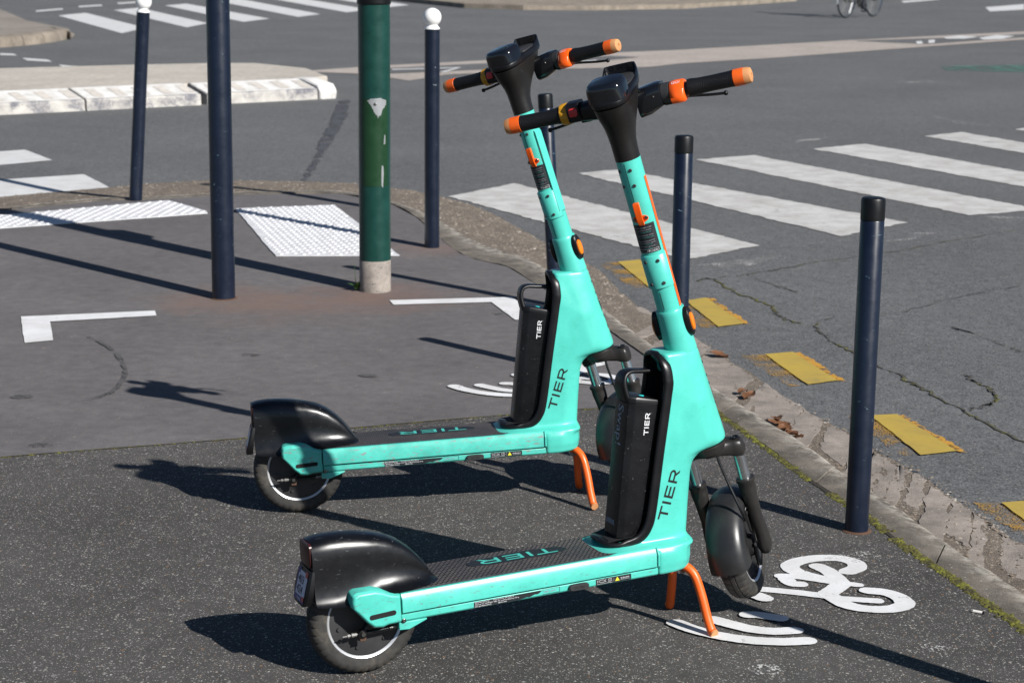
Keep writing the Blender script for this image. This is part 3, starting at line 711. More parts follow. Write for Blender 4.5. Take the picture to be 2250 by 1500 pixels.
# ---- tactile paving -----------------------------------------------------------
tp = DATA['tactile']
pan1 = [tp[0][1], tp[0][2], tp[0][3]] 
d_ = np.array(tp[0][0]) - np.array(tp[0][1]); e_ = np.array(tp[0][4]) - np.array(tp[0][3])
pan1 = [tuple(np.array(tp[0][1]) + d_ * 2.2), tuple(tp[0][1]), tuple(tp[0][2]), tuple(tp[0][3]), tuple(np.array(tp[0][3]) + e_ * 2.2)]
for poly, lab, ang in ((pan1, 'white studded tactile panel lying in front of the leaning ball topped bollard', math.atan2(-d_[1], -d_[0])), ([tuple(q) for q in tp[1]], 'white studded tactile panel lying behind the green pole', math.atan2(-1.9, .55))):
    t_ = sheet('tactile_panel', wiggle(poly, .1, .004, 9), .006, 'tactile_white', depth=.004, label=lab, category='tactile paving', group='tactile panels')
    g = Geo(); A = np.array(poly)
    ca, sa = math.cos(ang), math.sin(ang)
    def inside(x, y):
        c = False; n = len(A)
        for q in range(n):
            x1, y1 = A[q]; x2, y2 = A[(q + 1) % n]
            if (y1 > y) != (y2 > y) and x < (x2 - x1) * (y - y1) / (y2 - y1) + x1: c = not c
        return c
    c0 = A.mean(0)
    for q in range(-90, 91):
        for w in range(-60, 61):
            a_ = q * .075; b_ = w * .0375 * 1.0
            if w % 2: a_ += .0375
            x = c0[0] + ca * a_ - sa * b_; y = c0[1] + sa * a_ + ca * b_
            if not all(inside(x + ex, y + ey) for ex, ey in ((.02, 0), (-.02, 0), (0, .02), (0, -.02))): continue
            n = 8
            r0 = [(x + .0135 * math.cos(t), y + .0135 * math.sin(t), .0058) for t in np.linspace(0, 2 * math.pi, n, endpoint=False)]
            r1 = [(x + .009 * math.cos(t), y + .009 * math.sin(t), .0115) for t in np.linspace(0, 2 * math.pi, n, endpoint=False)]
            g.add(r0 + r1, [(s_, (s_ + 1) % n, n + (s_ + 1) % n, n + s_) for s_ in range(n)] + [tuple(range(n, 2 * n))])
    link('studs', g.mesh('studs', 60, fix=False), 'tactile_white', t_, kind='stuff')

# ---- traffic island, far pavements -------------------------------------------
isl = empty('traffic_island', (-4.5, 20, ZR), label='raised traffic island with white chequered kerb blocks across the carriageway', category='traffic island')
def loc(p): return (p[0] + 4.5, p[1] - 20, p[2] - ZR)
e1 = np.array((-1.954, 20.159)); e0 = np.array((-4.733, 18.128)); dk = (e0 - e1) / np.hypot(*(e0 - e1)); nk = np.array((-dk[1], dk[0]))
if nk[1] < 0: nk = -nk
hf, hb_ = .105, .185; wk = .42
x_ = .06; kk = 0
while x_ < 9:
    L_ = 1.27; q0, q1 = x_, x_ + L_ - .018
    if kk == 1: q0 += .05
    g = Geo()
    prof = [(0, -.02), (0.006, hf - .012), (.02, hf), (wk, hb_), (wk, -.02)]
    tz = rndk.uniform(-.006, .006)
    g.loft([[loc((*(e1 + dk * q + nk * f_), ZR + z_ + tz)) for f_, z_ in prof] for q in np.linspace(q0, q1, 6)])
    bk = link('kerb_block', g.mesh('kerb_block', 30), 'island_face', isl, bevel=.006)
    g = Geo()
    n = 5
    for c_ in range(n):
        s0 = q0 + (q1 - q0) * (c_ + .04) / n; s1 = q0 + (q1 - q0) * (c_ + .52) / n
        pass
    top = Geo(); top.add([loc((*(e1 + dk * q + nk * f_), ZR + tz + hf + (hb_ - hf) * (f_ - .02) / (wk - .02) + .003)) for q, f_ in ((q0 + .01, .03), (q1 - .01, .03), (q1 - .01, wk - .02), (q0 + .01, wk - .02))], [(0, 1, 2, 3)])
    link('white_coat', top.mesh('white_coat', None), 'island_white', isl)
    for c_ in range(n):
        s0 = q0 + (q1 - q0) * (c_ + .10) / n; s1 = q0 + (q1 - q0) * (c_ + .52) / n
        pg = Geo(); pg.add([loc((*(e1 + dk * q + nk * f_), ZR + tz + hf + (hb_ - hf) * (f_ - .02) / (wk - .02) + .0065)) for q, f_ in ((s0, .07), (s1, .07), (s1, wk - .09), (s0, wk - .09))], [(0, 1, 2, 3)])
        link('rough_patch', pg.mesh('rough_patch', None), 'island_patch', isl)
    x_ += L_; kk += 1
back = [(-1.979, 20.94), (-2.30, 22.03), (-2.98, 22.80), (-3.47, 22.73), (-4.32, 22.32), (-5.61, 21.57), (-8.5, 19.4), (-9.2, 17.6)]
tip = [tuple(e1 + nk * (wk + .004) + dk * .05)]
poly = tip + back + [tuple(e1 + dk * 9 + nk * (wk + .004))]
g = Geo().prism([loc((p[0], p[1], 0))[:2] for p in poly], -.02, hb_ - .006)
link('island_top', g.mesh('island_top', None), 'island_concrete', isl, bevel=.02)
g = Geo().loft([[loc((*(e1 + dk * q + nk * f_), ZR + z_)) for f_, z_ in ((-.0, -.02), (-.02, .08), (.05, .15), (.35, .19), (.75, .17), (.80, -.02))] for q in (-.16, -.10, .04)])
link('end_block', g.mesh('end_block', 40), 'island_white', isl, bevel=.02)

lp = DATA['leftkerb_bot']
fp = empty('far_pavement', (-7, 29, ZR)); fp['kind'] = 'structure'
lk = np.array(lp)
outer = [tuple(p) for p in lk]
inner_back = [tuple(p) for p in DATA['leftpave'][:6]]
poly = [tuple(p + np.array((-.14, .10))) for p in lk[:-1]] + [tuple(lk[-1] + np.array((-.5, .4)))] + inner_back[::-1] + [(lk[0][0] - 6, lk[0][1] + 14), (lk[0][0] - 6, lk[0][1] - 4)]
g = Geo().prism([(p[0] + 7, p[1] - 29) for p in poly], -.02, .115)
link('pavement_top', g.mesh('pavement_top', None), 'far_pave', fp)
ff_ = fine(lk, 12); ac = np.r_[0, np.cumsum(np.hypot(*(ff_[1:] - ff_[:-1]).T))]
st = 0
while st < ac[-1] - .25:
    en = min(st + .62, ac[-1])
    g = Geo(); rg = []
    for q in np.linspace(st, en - .02, 4):
        k = min(int(np.searchsorted(ac, q)), len(ff_) - 1); k = max(k, 1); w_ = (q - ac[k - 1]) / max(ac[k] - ac[k - 1], 1e-6); p = ff_[k - 1] * (1 - w_) + ff_[k] * w_
        t_ = ff_[k] - ff_[k - 1]; t_ /= np.hypot(*t_); n = np.array((-t_[1], t_[0])); hh = .15 * (1 - max(0, (q / ac[-1] - .8)) * 3.5)
        rg.append([(p[0] + n[0] * f_ + 7, p[1] + n[1] * f_ - 29, z_) for f_, z_ in ((0, -.02), (.015, hh * .6), (.05, hh * .93), (.09, hh), (.26, hh), (.26, -.02))])
    g.loft(rg); link('kerb_stone', g.mesh('kerb_stone', 50), 'far_kerb', fp)
    st = en
bp = [tuple(p) for p in DATA['farpave']]
g = Geo().prism(bp + [(bp[-1][0] + 6, 90), (bp[0][0] - 2, 90)], ZR - .02, ZR + .10)
link('opposite_pavement', g.mesh('opposite_pavement', None), 'far_kerb', None, kind='structure')
# ================================================================== SCOOTERS
# scooter frame: X forward, Y left, Z up, origin on the ground under the rear wheel; deck level when both wheels are down
A0 = np.array((.872, 0, .656)); A1 = np.array((.740, 0, 1.136))      # steering axis: neck seam, top of stem
Wd = (A1 - A0) / np.linalg.norm(A1 - A0); Vd = np.array((0, 1., 0)); Ud = np.cross(Vd, Wd)
STEER = R(48)                                                        # bars turned to the left lock on both
cS, sS = math.cos(STEER), math.sin(STEER)
def S(p):
    """steering frame (forward u, left v, along the stem w) -> scooter frame"""
    u, v, w = p
    return tuple(A0 + (cS * u - sS * v) * Ud + (sS * u + cS * v) * Vd + w * Wd)
CACHE = {}
def part(root, name, mat, build, steer=False, parent=None, bevel=0, seg=2, sharp=35, key=None, **props):
    k = key or (name, build.__code__.co_firstlineno)
    if k not in CACHE:
        g = Geo(); r = build(g)
        if isinstance(r, bpy.types.Mesh): me = r
        else:
            if steer: g.xf(S)
            me = g.mesh(name, sharp)
        CACHE[k] = me
    return link(name, CACHE[k], mat, parent or root, bevel, seg, **props)
def printed(root, name, mat, geo2, fn, parent=None, key=None):
    k = key or name + mat
    if k not in CACHE: CACHE[k] = print_mesh(name, geo2() if callable(geo2) else geo2, fn)
    return link(name, CACHE[k], mat, parent or root)
def baked(g, mods):
    me = g.mesh('tmp', None); o = bpy.data.objects.new('tmp', me); COL.objects.link(o)
    extra = mods(o)
    dg = bpy.context.evaluated_depsgraph_get()
    out = bpy.data.meshes.new_from_object(o.evaluated_get(dg))
    bpy.data.objects.remove(o)
    for e in extra or (): bpy.data.objects.remove(e)
    return out

def frame_mesh(g):
    # column: side outline in three layers, front edge chamfered
    back = [(.800,.662),(.812,.604),(.808,.576),(.782,.434),(.756,.291),(.741,.242),(.716,.214),(.665,.200)]
    low = [(.665,.180),(.858,.180)]
    front = [(.860,.205),(.868,.294),(.876,.366),(.884,.391),(.905,.408),(.940,.418),(.966,.432),(.938,.540),(.905,.662)]
    def layer(y, fr, top):
        pts = [(x + (top if z > .62 else 0), z) for x, z in back] + low + [(x - fr * (1.25 if z > .4 else 1), z - (0.0 if z > .43 else 0)) for x, z in front]
        return [(x, y * (1 - .30 * max(0, min(1, (z - .575) / .095))) , z) for x, z in pts]
    ts = (-1, -.965, -.9, -.8, -.65, -.4, 0, .4, .65, .8, .9, .965, 1)
    g.loft([layer(.060 * t, .046 * abs(t) ** 5, .010 * abs(t) ** 6) for t in ts])
    # neck cone round the steering axis
    def cone(p):
        a, b, w = p; return tuple(A0 + a * Ud + b * Vd + w * Wd)
    h = Geo().lathe([(.030,-.247),(.0485,-.246),(.0495,-.236),(.0475,-.19),(.0435,-.10),(.0400,-.002),(.034,0)], 40); h.xf(cone); g.add(h.v, h.f)
    # flared foot
    def fr(x0, x1, hy, z, e=.35):
        return [(a, b, z) for a, b in ring((x0 + x1) / 2, 0, (x1 - x0) / 2, hy, 40, e)]
    g.loft([fr(.606,.866,.088,.19), fr(.606,.866,.088,.2005), fr(.616,.864,.078,.2030), fr(.632,.862,.068,.2055), fr(.655,.860,.0605,.2085)])
    # nose block
    def ns(ins, z):
        o = [(.752,-.0935),(.800,-.0935),(.833,-.083),(.855,-.060),(.865,-.030),(.867,0)]
        o = o + [(x, -y) for x, y in o[-2::-1]]
        return [(x - (ins if x > .79 else 0), y * (1 - ins / .0935), z) for x, y in o]
    g.loft([ns(.012,.130), ns(.003,.134), ns(.003,.150), ns(0,.153), ns(0,.187), ns(.0135,.2005)])
    cp = [(.52,.24),(.640,.2185),(.705,.2235),(.735,.238),(.757,.262),(.786,.300),(.812,.434),(.836,.560),(.838,.60),(.826,.632),(.800,.645),(.70,.645)]
    cut = Geo().loft([[(x, y, min(z, zm)) for x, z in cp] for y, zm in ((-.0465, .606), (-.036, .645), (.036, .645), (.0465, .606))])
    def mods(o):
        r = o.modifiers.new('r', 'REMESH'); r.mode = 'VOXEL'; r.voxel_size = .0026; r.use_smooth_shade = True
        s = o.modifiers.new('s', 'SMOOTH'); s.factor = .5; s.iterations = 50
        c = bpy.data.objects.new('cut', cut.mesh('cut', None)); COL.objects.link(c)
        b = o.modifiers.new('b', 'BOOLEAN'); b.object = c; b.operation = 'DIFFERENCE'; b.solver = 'EXACT'
        return [c]
    me = baked(g, mods)
    me.materials.clear(); me.materials.append(MATS['mint'])
    for p in me.polygons: p.material_index = 0
    me.shade_smooth(); me.set_sharp_from_angle(angle=R(42))
    return me
def liner(g):
    pts = [(.640,.2195),(.705,.2245),(.734,.239),(.756,.263),(.785,.301),(.811,.434),(.835,.560),(.837,.60),(.825,.631),(.802,.6435)]
    rimp = [(.642,.2190),(.695,.2150),(.721,.2270),(.741,.247),(.756,.291),(.781,.434),(.803,.560),(.807,.60),(.803,.628),(.790,.6425)]
    n = len(pts)
    wy = lambda z: .0458 - .011 * max(0, (z - .595) / .05)
    a = [(x, -wy(z), z) for x, z in pts]; b = [(x, wy(z), z) for x, z in pts]
    g.add(a + b, [(i, i + 1, n + i + 1, n + i) for i in range(n - 1)])
    for s in (-1, 1):
        g.add([(x, s * wy(z), z) for x, z in pts] + [(x, s * wy(z), z) for x, z in rimp], [(i, i + 1, n + i + 1, n + i) for i in range(3, n - 1)])
def trim(g):
    right = [(.6395,0,.2185),(.6405,-.022,.2165),(.650,-.040,.2125),(.674,-.0515,.2105),(.700,-.0545,.2135),(.722,-.0555,.2225),(.741,-.056,.245),(.754,-.056,.285),(.779,-.056,.430),(.805,-.055,.572),(.808,-.053,.604),(.806,-.046,.632),(.802,-.030,.650),(.800,0,.657)]
    full = right + [(x, -y, z) for x, y, z in right[-2:0:-1]]
    pts = smooth_path(full + [full[0]], 5)[:-1]
    # solid rim, wider outwards than thick
    c = Vector((.72, 0, .42))
    rings = []
    m = len(pts)
    for i, p in enumerate(pts):
        p = Vector(p); t = (Vector(pts[(i + 1) % m]) - Vector(pts[i - 1])).normalized()
        nrm = Vector((-.965, 0, .17)); nrm = (nrm - t * nrm.dot(t)).normalized()
        s = t.cross(nrm)
        rg = []
        for k in range(12):
            th = 2 * math.pi * k / 12
            cc, ss = math.cos(th), math.sin(th)
            cc, ss = math.copysign(abs(cc) ** .7, cc), math.copysign(abs(ss) ** .7, ss)
            rg.append(p + s * (.0065 * cc) + nrm * (.0125 * ss))
        rings.append(rg)
    g.loft(rings, loop=True)
def deck_mesh(g):
    def prof(s):
        return [(0,.2),(s*.0840,.2),(s*.0925,.1865),(s*.0925,.1555),(s*.0815,.1535),(s*.0815,.1505),(s*.0845,.149),(s*.0845,.1355),(s*.080,.131),(0,.131)]
    g.box(.170, .7530, -.0518, .0518, .1315, .1995)
    for s in (-1, 1):
        half = [(s*.052,.2)] + prof(s)[1:-1] + [(s*.052,.131)]
        g.loft([[(x, y, z) for y, z in half] for x in (.0965, .7535)])
def weld(s):
    def f(g):
        path = [(.7505, s*.0850, .2010), (.7505, s*.0945, .1868), (.7505, s*.0945, .156)]
        P = []
        for a, b in zip(path, path[1:]):
            for k in range(8): P.append(np.array(a) + (np.array(b) - np.array(a)) * k / 8)
        g.tube(P, [.0026 + .0007 * (i % 2) for i in range(len(P))], 8)
    return f
def rear_arm(s):
    def f(g):
        o = [(-.022,.203),(-.019,.216),(-.008,.221),(.033,.221),(.051,.216),(.072,.2055),(.0950,.2005),(.0950,.1335),(.064,.1325),(.050,.1285),(.029,.131),(.013,.145),(-.009,.172),(-.021,.186)]
        ins = [((x - .04) * .93 + .04, (z - .175) * .88 + .175) for x, z in o]
        rings = [[(x, s*.050, z) for x, z in o], [(x, s*.086, z) for x, z in o], [(x, s*.0935, z) for x, z in ins]]
        g.loft(rings)
    return f
def slot_mesh(g):
    pts = [(.022 + .0056 * math.cos(a), .1590 + .0058 * math.sin(a)) for a in np.linspace(math.pi / 2, 3 * math.pi / 2, 8)] + [(.075 + .0056 * math.cos(a), .1618 + .0058 * math.sin(a)) for a in np.linspace(-math.pi / 2, math.pi / 2, 8)]
    g.prism(pts, -.0900, -.0945, 'Y')
def flange(s):
    return lambda g: g.prism([(.090,.1305),(.0895,.113),(.114,.111),(.158,.1275),(.158,.1305)], s*.070, s*.083, 'Y')
def mat_mesh(g):
    o = [(.080,-.0775),(.744,-.0775),(.748,-.074),(.744,-.0665),(.680,-.0655),(.652,-.052),(.640,-.032),(.6365,0)]
    o = o + [(x, -y) for x, y in o[-2::-1]]
    ins = [(min(max(x, .082), .746), y * .985) for x, y in o]
    g.loft([[(x, y, .199) for x, y in o], [(x, y, .2015) for x, y in o], [(x, y, .2028) for x, y in ins]])
def pad_mesh(g):
    n = []
    for k in range(48):
        th = 2 * math.pi * k / 48
        n.append((.4285 + .128 * math.copysign(abs(math.cos(th)) ** .7, math.cos(th)) + .002 * math.sin(k * 9.1), .017 + .027 * math.copysign(abs(math.sin(th)) ** .75, math.sin(th)) + .0012 * math.sin(k * 5.3)))
    g.prism(n, .2025, .2040)
def tyre(c):
    def f(g):
        prof = [(.086,-.020),(.094,-.0285),(.108,-.0325),(.1165,-.0315),(.1235,-.0275),(.1285,-.019),(.1305,-.0085),(.1280,-.0072),(.1280,-.0055),(.1312,-.004),(.1312,.004),(.1280,.0055),(.1280,.0072),(.1305,.0085),(.1285,.019),(.1235,.0275),(.1165,.0315),(.108,.0325),(.094,.0285),(.086,.020)]
        def tooth(r, h, k):
            if .008 < abs(h) < .032 and r > .115 and k % 5 == 0: return r - (.0026 if abs(h) > .012 else .0012)
            return r
        g.lathe(prof, 200, (0,0,0), 'Y', cap=False, tooth=tooth)
        vs = np.array(g.v) + np.array(c); g.v = [tuple(p) for p in vs]
    return f
def rim(c):
    def f(g):
        g.lathe([(.0865,-.0245),(.0895,-.0275),(.0915,-.0285),(.0935,-.0270),(.0935,.0270),(.0915,.0285),(.0895,.0275),(.0865,.0245)], 72, c, 'Y', cap=False)
    return f
def fender_mesh(g):
    st = [  # x, top z, half width at crown, half width at skirt, skirt z
        (-.094,.336,.044,.060,.192),(-.080,.3395,.046,.064,.190),(-.050,.342,.048,.068,.187),(-.015,.341,.0485,.073,.187),(.025,.336,.049,.080,.191),(.060,.329,.0475,.084,.203),(.092,.319,.0465,.083,.2035),(.120,.305,.0445,.080,.2035),(.146,.284,.0415,.075,.2035),(.167,.261,.0375,.069,.2035),(.184,.238,.0320,.061,.2035),(.197,.217,.0240,.050,.2035),(.207,.2047,.014,.036,.2034)]
    rings = []
    for x, top, hc, hs, zb in st:
        H_ = top - zb
        D_ = hs - hc
        half = [(hs + .002, 0), (hs - D_*.22, .025), (hs - D_*.48, .07), (hs - D_*.72, .15), (hc + D_*.12, .27), (hc + D_*.02, .40), (hc, .55), (hc*.985, .70), (hc*.94, .82), (hc*.84, .91), (hc*.66, .965), (hc*.36, .992), (0, 1)]
        pts = [(x, -y, zb + H_ * t) for y, t in half]
        pts += [(x, y, zb + H_ * t) for y, t in half[-2::-1]]
        rings.append(pts)
    g.loft(rings, closed=False)
    # rear plate closing the tail
    b = rings[0]
    g.add(b, [tuple(range(len(b)))])
def tail_skirt(g):
    """lower rear flap that carries the number plate, flaring backwards"""
    rings = []
    for t in np.linspace(0, 1, 7):
        z = .272 - .082 * t; x = -.0955 - .0225 * t ** .9
        hw = .0445 + .006 * math.sin(t * math.pi) - .010 * max(0, t - .75) * 4
        rings.append([(x, -hw, z), (x - .003, -hw * .9, z), (x - .0035, 0, z), (x - .003, hw * .9, z), (x, hw, z), (x + .006 + .010 * t, hw * .98, z), (x + .006 + .010 * t, -hw * .98, z)])
    g.loft(rings)
def tail_light(g):
    o = ring(0, .304, .0365, .0295, 28, .35)
    g.loft([[(-.092, y, z) for y, z in o], [(-.0975, y, z) for y, z in o], [(-.0992, y * .93, (z - .304) * .93 + .304) for y, z in o]])
def plate_pos(a, b, off=0.0):
    """plate coordinates (a across, b up from 0 to .072) -> on the flap"""
    z = .1965 + b; t = (.272 - z) / .082; x = -.0955 - .0225 * max(t, 0) ** .9 - .0042 - off
    return (x, -a, z)
def plate_quad(a0, a1, b0, b1, off):
    bs_ = np.linspace(b0, b1, 5)
    v = [(a, b) for b in bs_ for a in (a0, a1)]
    return print_mesh('plate', (v, [(2*i, 2*i+1, 2*i+3, 2*i+2) for i in range(4)]), lambda a, b: plate_pos(a, b, off))

def make_scooter(pose, label, near):
    root = empty('electric_scooter', **{'label': label, 'category': 'scooter', 'group': 'electric scooters parked on the pavement'})
    x, y, yaw, lean, pit = pose
    root.matrix_world = Matrix.Translation((x, y, 0)) @ Matrix.Rotation(yaw, 4, 'Z') @ Matrix.Rotation(lean, 4, 'X') @ Matrix.Rotation(-pit, 4, 'Y')
    # ---- chassis
    fr = part(root, 'frame', None, frame_mesh)
    part(root, 'battery_bay', 'deep_black', liner, sharp=None)
    part(root, 'battery_trim', 'black_plastic', trim, sharp=60)
    part(root, 'deck', 'mint_worn', deck_mesh, bevel=.0012)
    for s in (-1, 1): part(root, 'weld_seam', 'mint', weld(s), sharp=80, key='weld%d' % s)
    for s in (-1, 1):
        a = part(root, 'rear_arm', 'mint_worn', rear_arm(s), bevel=.003, seg=3, key='arm%d' % s)
        if s < 0: part(root, 'slot', 'deep_black', slot_mesh, parent=a)
    for s in (-1, 1): part(root, 'axle_flange', 'mint_worn', flange(s), bevel=.0015, key='flange%d' % s)
    for s in (-1, 1):
        part(root, 'screw', 'bolt_steel', lambda g: g.lathe([(.0052,0),(.0052,.003),(.0035,.0042),(.0018,.0042),(.0016,.002)], 14, (.101, 0, .135), 'Y').xf(lambda p: (p[0], s*(.0835 + p[1]), p[2])), key='sc%d' % s)
    mt = part(root, 'deck_mat', 'deck_rubber', mat_mesh)
    part(root, 'logo_pad', 'label_black', pad_mesh, parent=mt)
    printed(root, 'lettering', 'teal_deck' if False else 'mint', tier_geo(.034, .200), lambda a, b: (.530 - a, .034 - b, .2046), parent=mt, key='decktier')
    printed(root, 'lettering', 'deep_black', tier_geo(.0245, .127), lambda a, b: (.7905 + a * .322 - b * .947, -.0609 + .0008 * 0, .2560 + a * .947 + b * .322), key='sidetier')
    def neck_front(a, b):      # lettering down the front of the neck
        w = -.020 - a; r_ = .0400 - .0355 * w + .0012; q = (b - .018) / r_
        return tuple(A0 + r_ * math.cos(q) * Ud + r_ * math.sin(q) * Vd + w * Wd)
    printed(root, 'lettering', 'deep_black', tier_geo(.036, .175), neck_front, key='necktier')
    # ---- side labels on the lower rail
    L = .0851
    lab = part(root, 'type_label', 'label_black', lambda g: g.prism([(.274,.1342),(.330,.1340),(.385,.1341),(.408,.1372),(.415,.1362),(.428,.1405),(.436,.1398),(.442,.1430),(.446,.1475),(.274,.1482)], -L + .0002, -L, 'Y'))
    for i, (tx, xx, zz, sz) in enumerate((('Elektrokleinstfahrzeug', .276, .1450, .0040), ('Producer/Hersteller: TIER Mobility SE', .322, .1449, .0034), ('Type/Typ: C1  Year/Baujahr: 2022', .276, .1402, .0040), ('Max. Load/Max Belastung: 100 kg', .333, .1402, .0040), ('Max. Speed/bbH: 20 km/h', .276, .1355, .0040), ('ABE-Nr: P306', .334, .1355, .0038))):
        printed(root, 'lettering', 'white_print', (lambda: text_geo(tx, sz)), lambda a, b: (xx + a, -L - .0003, zz + b), parent=lab, key='lab%d' % i)
    def numframe(g):
        for (x0, x1, z0, z1) in ((.4475,.4925,.1480,.1487), (.4475,.4925,.1365,.1372), (.4918,.4926,.1372,.1480)): g.box(x0, x1, -L, -L + .0003, z0, z1)
    nf = part(root, 'number_label', 'label_black', numframe)
    printed(root, 'lettering', 'grey_print', (lambda: text_geo('AFBE124U3', .0065)), lambda a, b: (.4505 + a, -L - .0002, .1402 + b), parent=nf, key='numt')
    cap = part(root, 'charge_port_cap', 'dark_grey', lambda g: g.loft([[(px, yy, pz) for px, pz in ring(.5405, .1405, .0255 - ins, .0078 - ins, 28, .5)] for yy, ins in ((-.080, 0), (-.0915, 0), (-.0935, .0016))]))
    printed(root, 'lettering', 'deep_black', (lambda: text_geo('DC 48V', .0085)), lambda a, b: (.5265 + a, -.0939, .1375 + b), parent=cap, key='dct')
    wl_ = part(root, 'warning_label', 'label_black', lambda g: g.box(.5870, .6805, -L, -L + .0003, .1345, .1488))
    def symbols(g):
        for (x0, x1, z0, z1) in ((.5905,.5910,.1402,.1455),(.5905,.5940,.1450,.1455),(.5905,.5940,.1402,.1407),(.5940,.5965,.1426,.1431),(.5965,.6085,.1455,.1460),(.5965,.6085,.1397,.1402),(.5965,.5970,.1402,.1455),(.6080,.6085,.1402,.1455),(.6085,.6110,.1426,.1431),(.6110,.6115,.1402,.1455),(.6115,.6140,.1450,.1455),(.6115,.6140,.1402,.1407),
                (.6195,.6285,.1397,.1402),(.6195,.6200,.1402,.1455),(.6280,.6285,.1402,.1455),(.6238,.6242,.1402,.1465),(.6200,.6238,.1455,.1460),(.6242,.6280,.1455,.1460),(.6340,.6342,.1365,.1470),(.5890,.6300,.1362,.1366),(.6520,.6760,.1385,.1388)):
            g.box(x0, x1, -L - .0003, -L - .0001, z0, z1)
    part(root, 'symbol', 'white_print', symbols, parent=wl_, sharp=None)
    part(root, 'symbol', 'yellow_print', lambda g: g.prism([(.6375,.1372),(.6495,.1372),(.6435,.1474)], -L - .0003, -L - .0001, 'Y'), parent=wl_, sharp=None)
    printed(root, 'lettering', 'white_print', (lambda: text_geo('WARNING', .0048)), lambda a, b: (.6520 + a, -L - .0003, .1408 + b), parent=wl_, key='wart')
    # ---- battery
    bt_ax = Vector((.043, 0, .331)).normalized()
    def bpos(a, yy, t):   # a: fore-aft from the rear face, t: height up the slanted pack
        o = Vector((.667, 0, .222)); fw = Vector((bt_ax.z, 0, -bt_ax.x))
        return tuple(o + fw * a + bt_ax * t + Vector((0, yy, 0)))
    sec = [(0,-.030),(.0015,-.0335),(.014,-.0405),(.019,-.042),(.078,-.042),(.0825,-.038)]
    sec = sec + [(a, -b) for a, b in sec[::-1]]
    def batt(g):
        rs = []
        for t, i in ((0, .004), (.004, 0), (.331, 0), (.3325, .0012), (.334, .0012), (.3355, 0)):
            rs.append([bpos(a + (i if a < .04 else -i), b * (1 - i / .042), t) for a, b in sec])
        g.loft(rs)
    b = part(root, 'battery', 'battery_black', batt, sharp=28)
    def bcap(g):
        rs = []
        for t, i in ((.3357, 0), (.345, .0), (.349, .002), (.350, .005)):
            rs.append([bpos(a + (i if a < .04 else -i), q * (1 - i / .042), t - .10 * max(a - .01, 0)) for a, q in sec])
        g.loft(rs)
    part(root, 'battery_lid', 'black_plastic', bcap, parent=b, sharp=28)
    def bhandle(g):
        path = [Vector(p) for p in smooth_path([(.7155,0,.556),(.7095,0,.580),(.7085,0,.602),(.7155,0,.6170),(.731,0,.6225),(.760,0,.6195),(.803,0,.6155)], 6)]
        n = len(path); rs = []
        for i, p in enumerate(path):
            t = i / (n - 1); tg = (path[min(i + 1, n - 1)] - path[max(i - 1, 0)]).normalized(); nr = Vector((0, 1, 0)).cross(tg)
            hw = .033 - .011 * min(1, t * 2.2) - .009 * max(0, min(1, (t - .45) * 2.2)); th = .0085 - .0030 * min(1, t * 1.6)
            rs.append([p + Vector((0, hw, 0)) * a_ + nr * th * b_ for a_, b_ in ring(0, 0, 1, 1, 16, .55)])
        g.loft(rs)
    part(root, 'battery_handle', 'black_plastic', bhandle, parent=b, sharp=50)
    part(root, 'battery_light', 'led_teal', lambda g: g.loft([[bpos(.046 + aa, -.008 + bb, t - .0036) for aa, bb in ring(0, 0, .0062, .0048, 16, .6)] for t in (.348, .3512)]), parent=b)
    printed(root, 'lettering', 'white_print', tier_geo(.0125, .0545), lambda a, c: bpos(.0565 - c, -.0424, .2570 + a), parent=b, key='battier')
    printed(root, 'lettering', 'grey_print', (lambda: text_geo('Swap!', .040)), lambda a, c: bpos(-.0006, .013 - c * .95, .325 - a * 1.08), parent=b, key='swap')
    def bsticker(g):
        for k in range(9): g.add([bpos(-.0005, q, t) for q, t in ((.022 - k*.0045, .030), (.0195 - k*.0045, .030), (.0195 - k*.0045, .042), (.022 - k*.0045, .042))], [(0,1,2,3)])
    part(root, 'battery_sticker', 'grey_print', bsticker, parent=b, sharp=None)
    # ---- rear wheel
    C = (.028, 0, .1312)
    wr = part(root, 'rear_wheel', 'dark_grey', lambda g: g.lathe([(.010,-.0265),(.030,-.0265),(.060,-.0262),(.082,-.0235),(.088,-.022),(.088,.022),(.082,.0235),(.060,.0262),(.010,.0265)], 64, C, 'Y'))
    part(root, 'tyre', 'tyre_rubber', tyre(C), parent=wr, sharp=30)
    part(root, 'rim', 'silver_ring', rim(C), parent=wr)
    for k in range(6):
        def hub_bolt(g):
            th = R(20 + 60 * k)
            g.lathe([(.0045,-.0300),(.0045,-.0262),(.003,-.0255)], 10, (C[0] + .066 * math.sin(th), 0, C[2] + .066 * math.cos(th)), 'Y')
        part(root, 'hub_bolt', 'dark_grey', hub_bolt, parent=wr, key='hb%d' % k)
    def brake_arm(g):
        g.lathe([(.0105,-.062),(.0105,-.050),(.009,-.048)], 18, (.009, 0, .111), 'Y')
        g.tube([(.009,-.054,.111),(.028,-.045,.1312)], .007, 8)
    br = part(root, 'drum_brake', 'black_plastic', brake_arm)
    part(root, 'brake_nut', 'bolt_steel', lambda g: g.lathe([(.005,-.067),(.005,-.0615),(.002,-.061)], 12, (.009, 0, .1115), 'Y'), parent=br)
    def rod(g):
        g.tube([(-.038,-.056,.111),(.004,-.056,.1115)], .0018, 8)
        for xx, rr in ((-.024, .0042), (-.014, .0048), (-.008, .0042)): g.lathe([(rr,-.003),(rr,.003)], 6, (xx, -.056, .1113), 'X')
    part(root, 'adjuster_rod', 'dull_steel', rod, parent=br)
    part(root, 'brake_bracket', 'rust', lambda g: g.box(.002, .017, -.060, -.053, .094, .103), parent=br, bevel=.001)
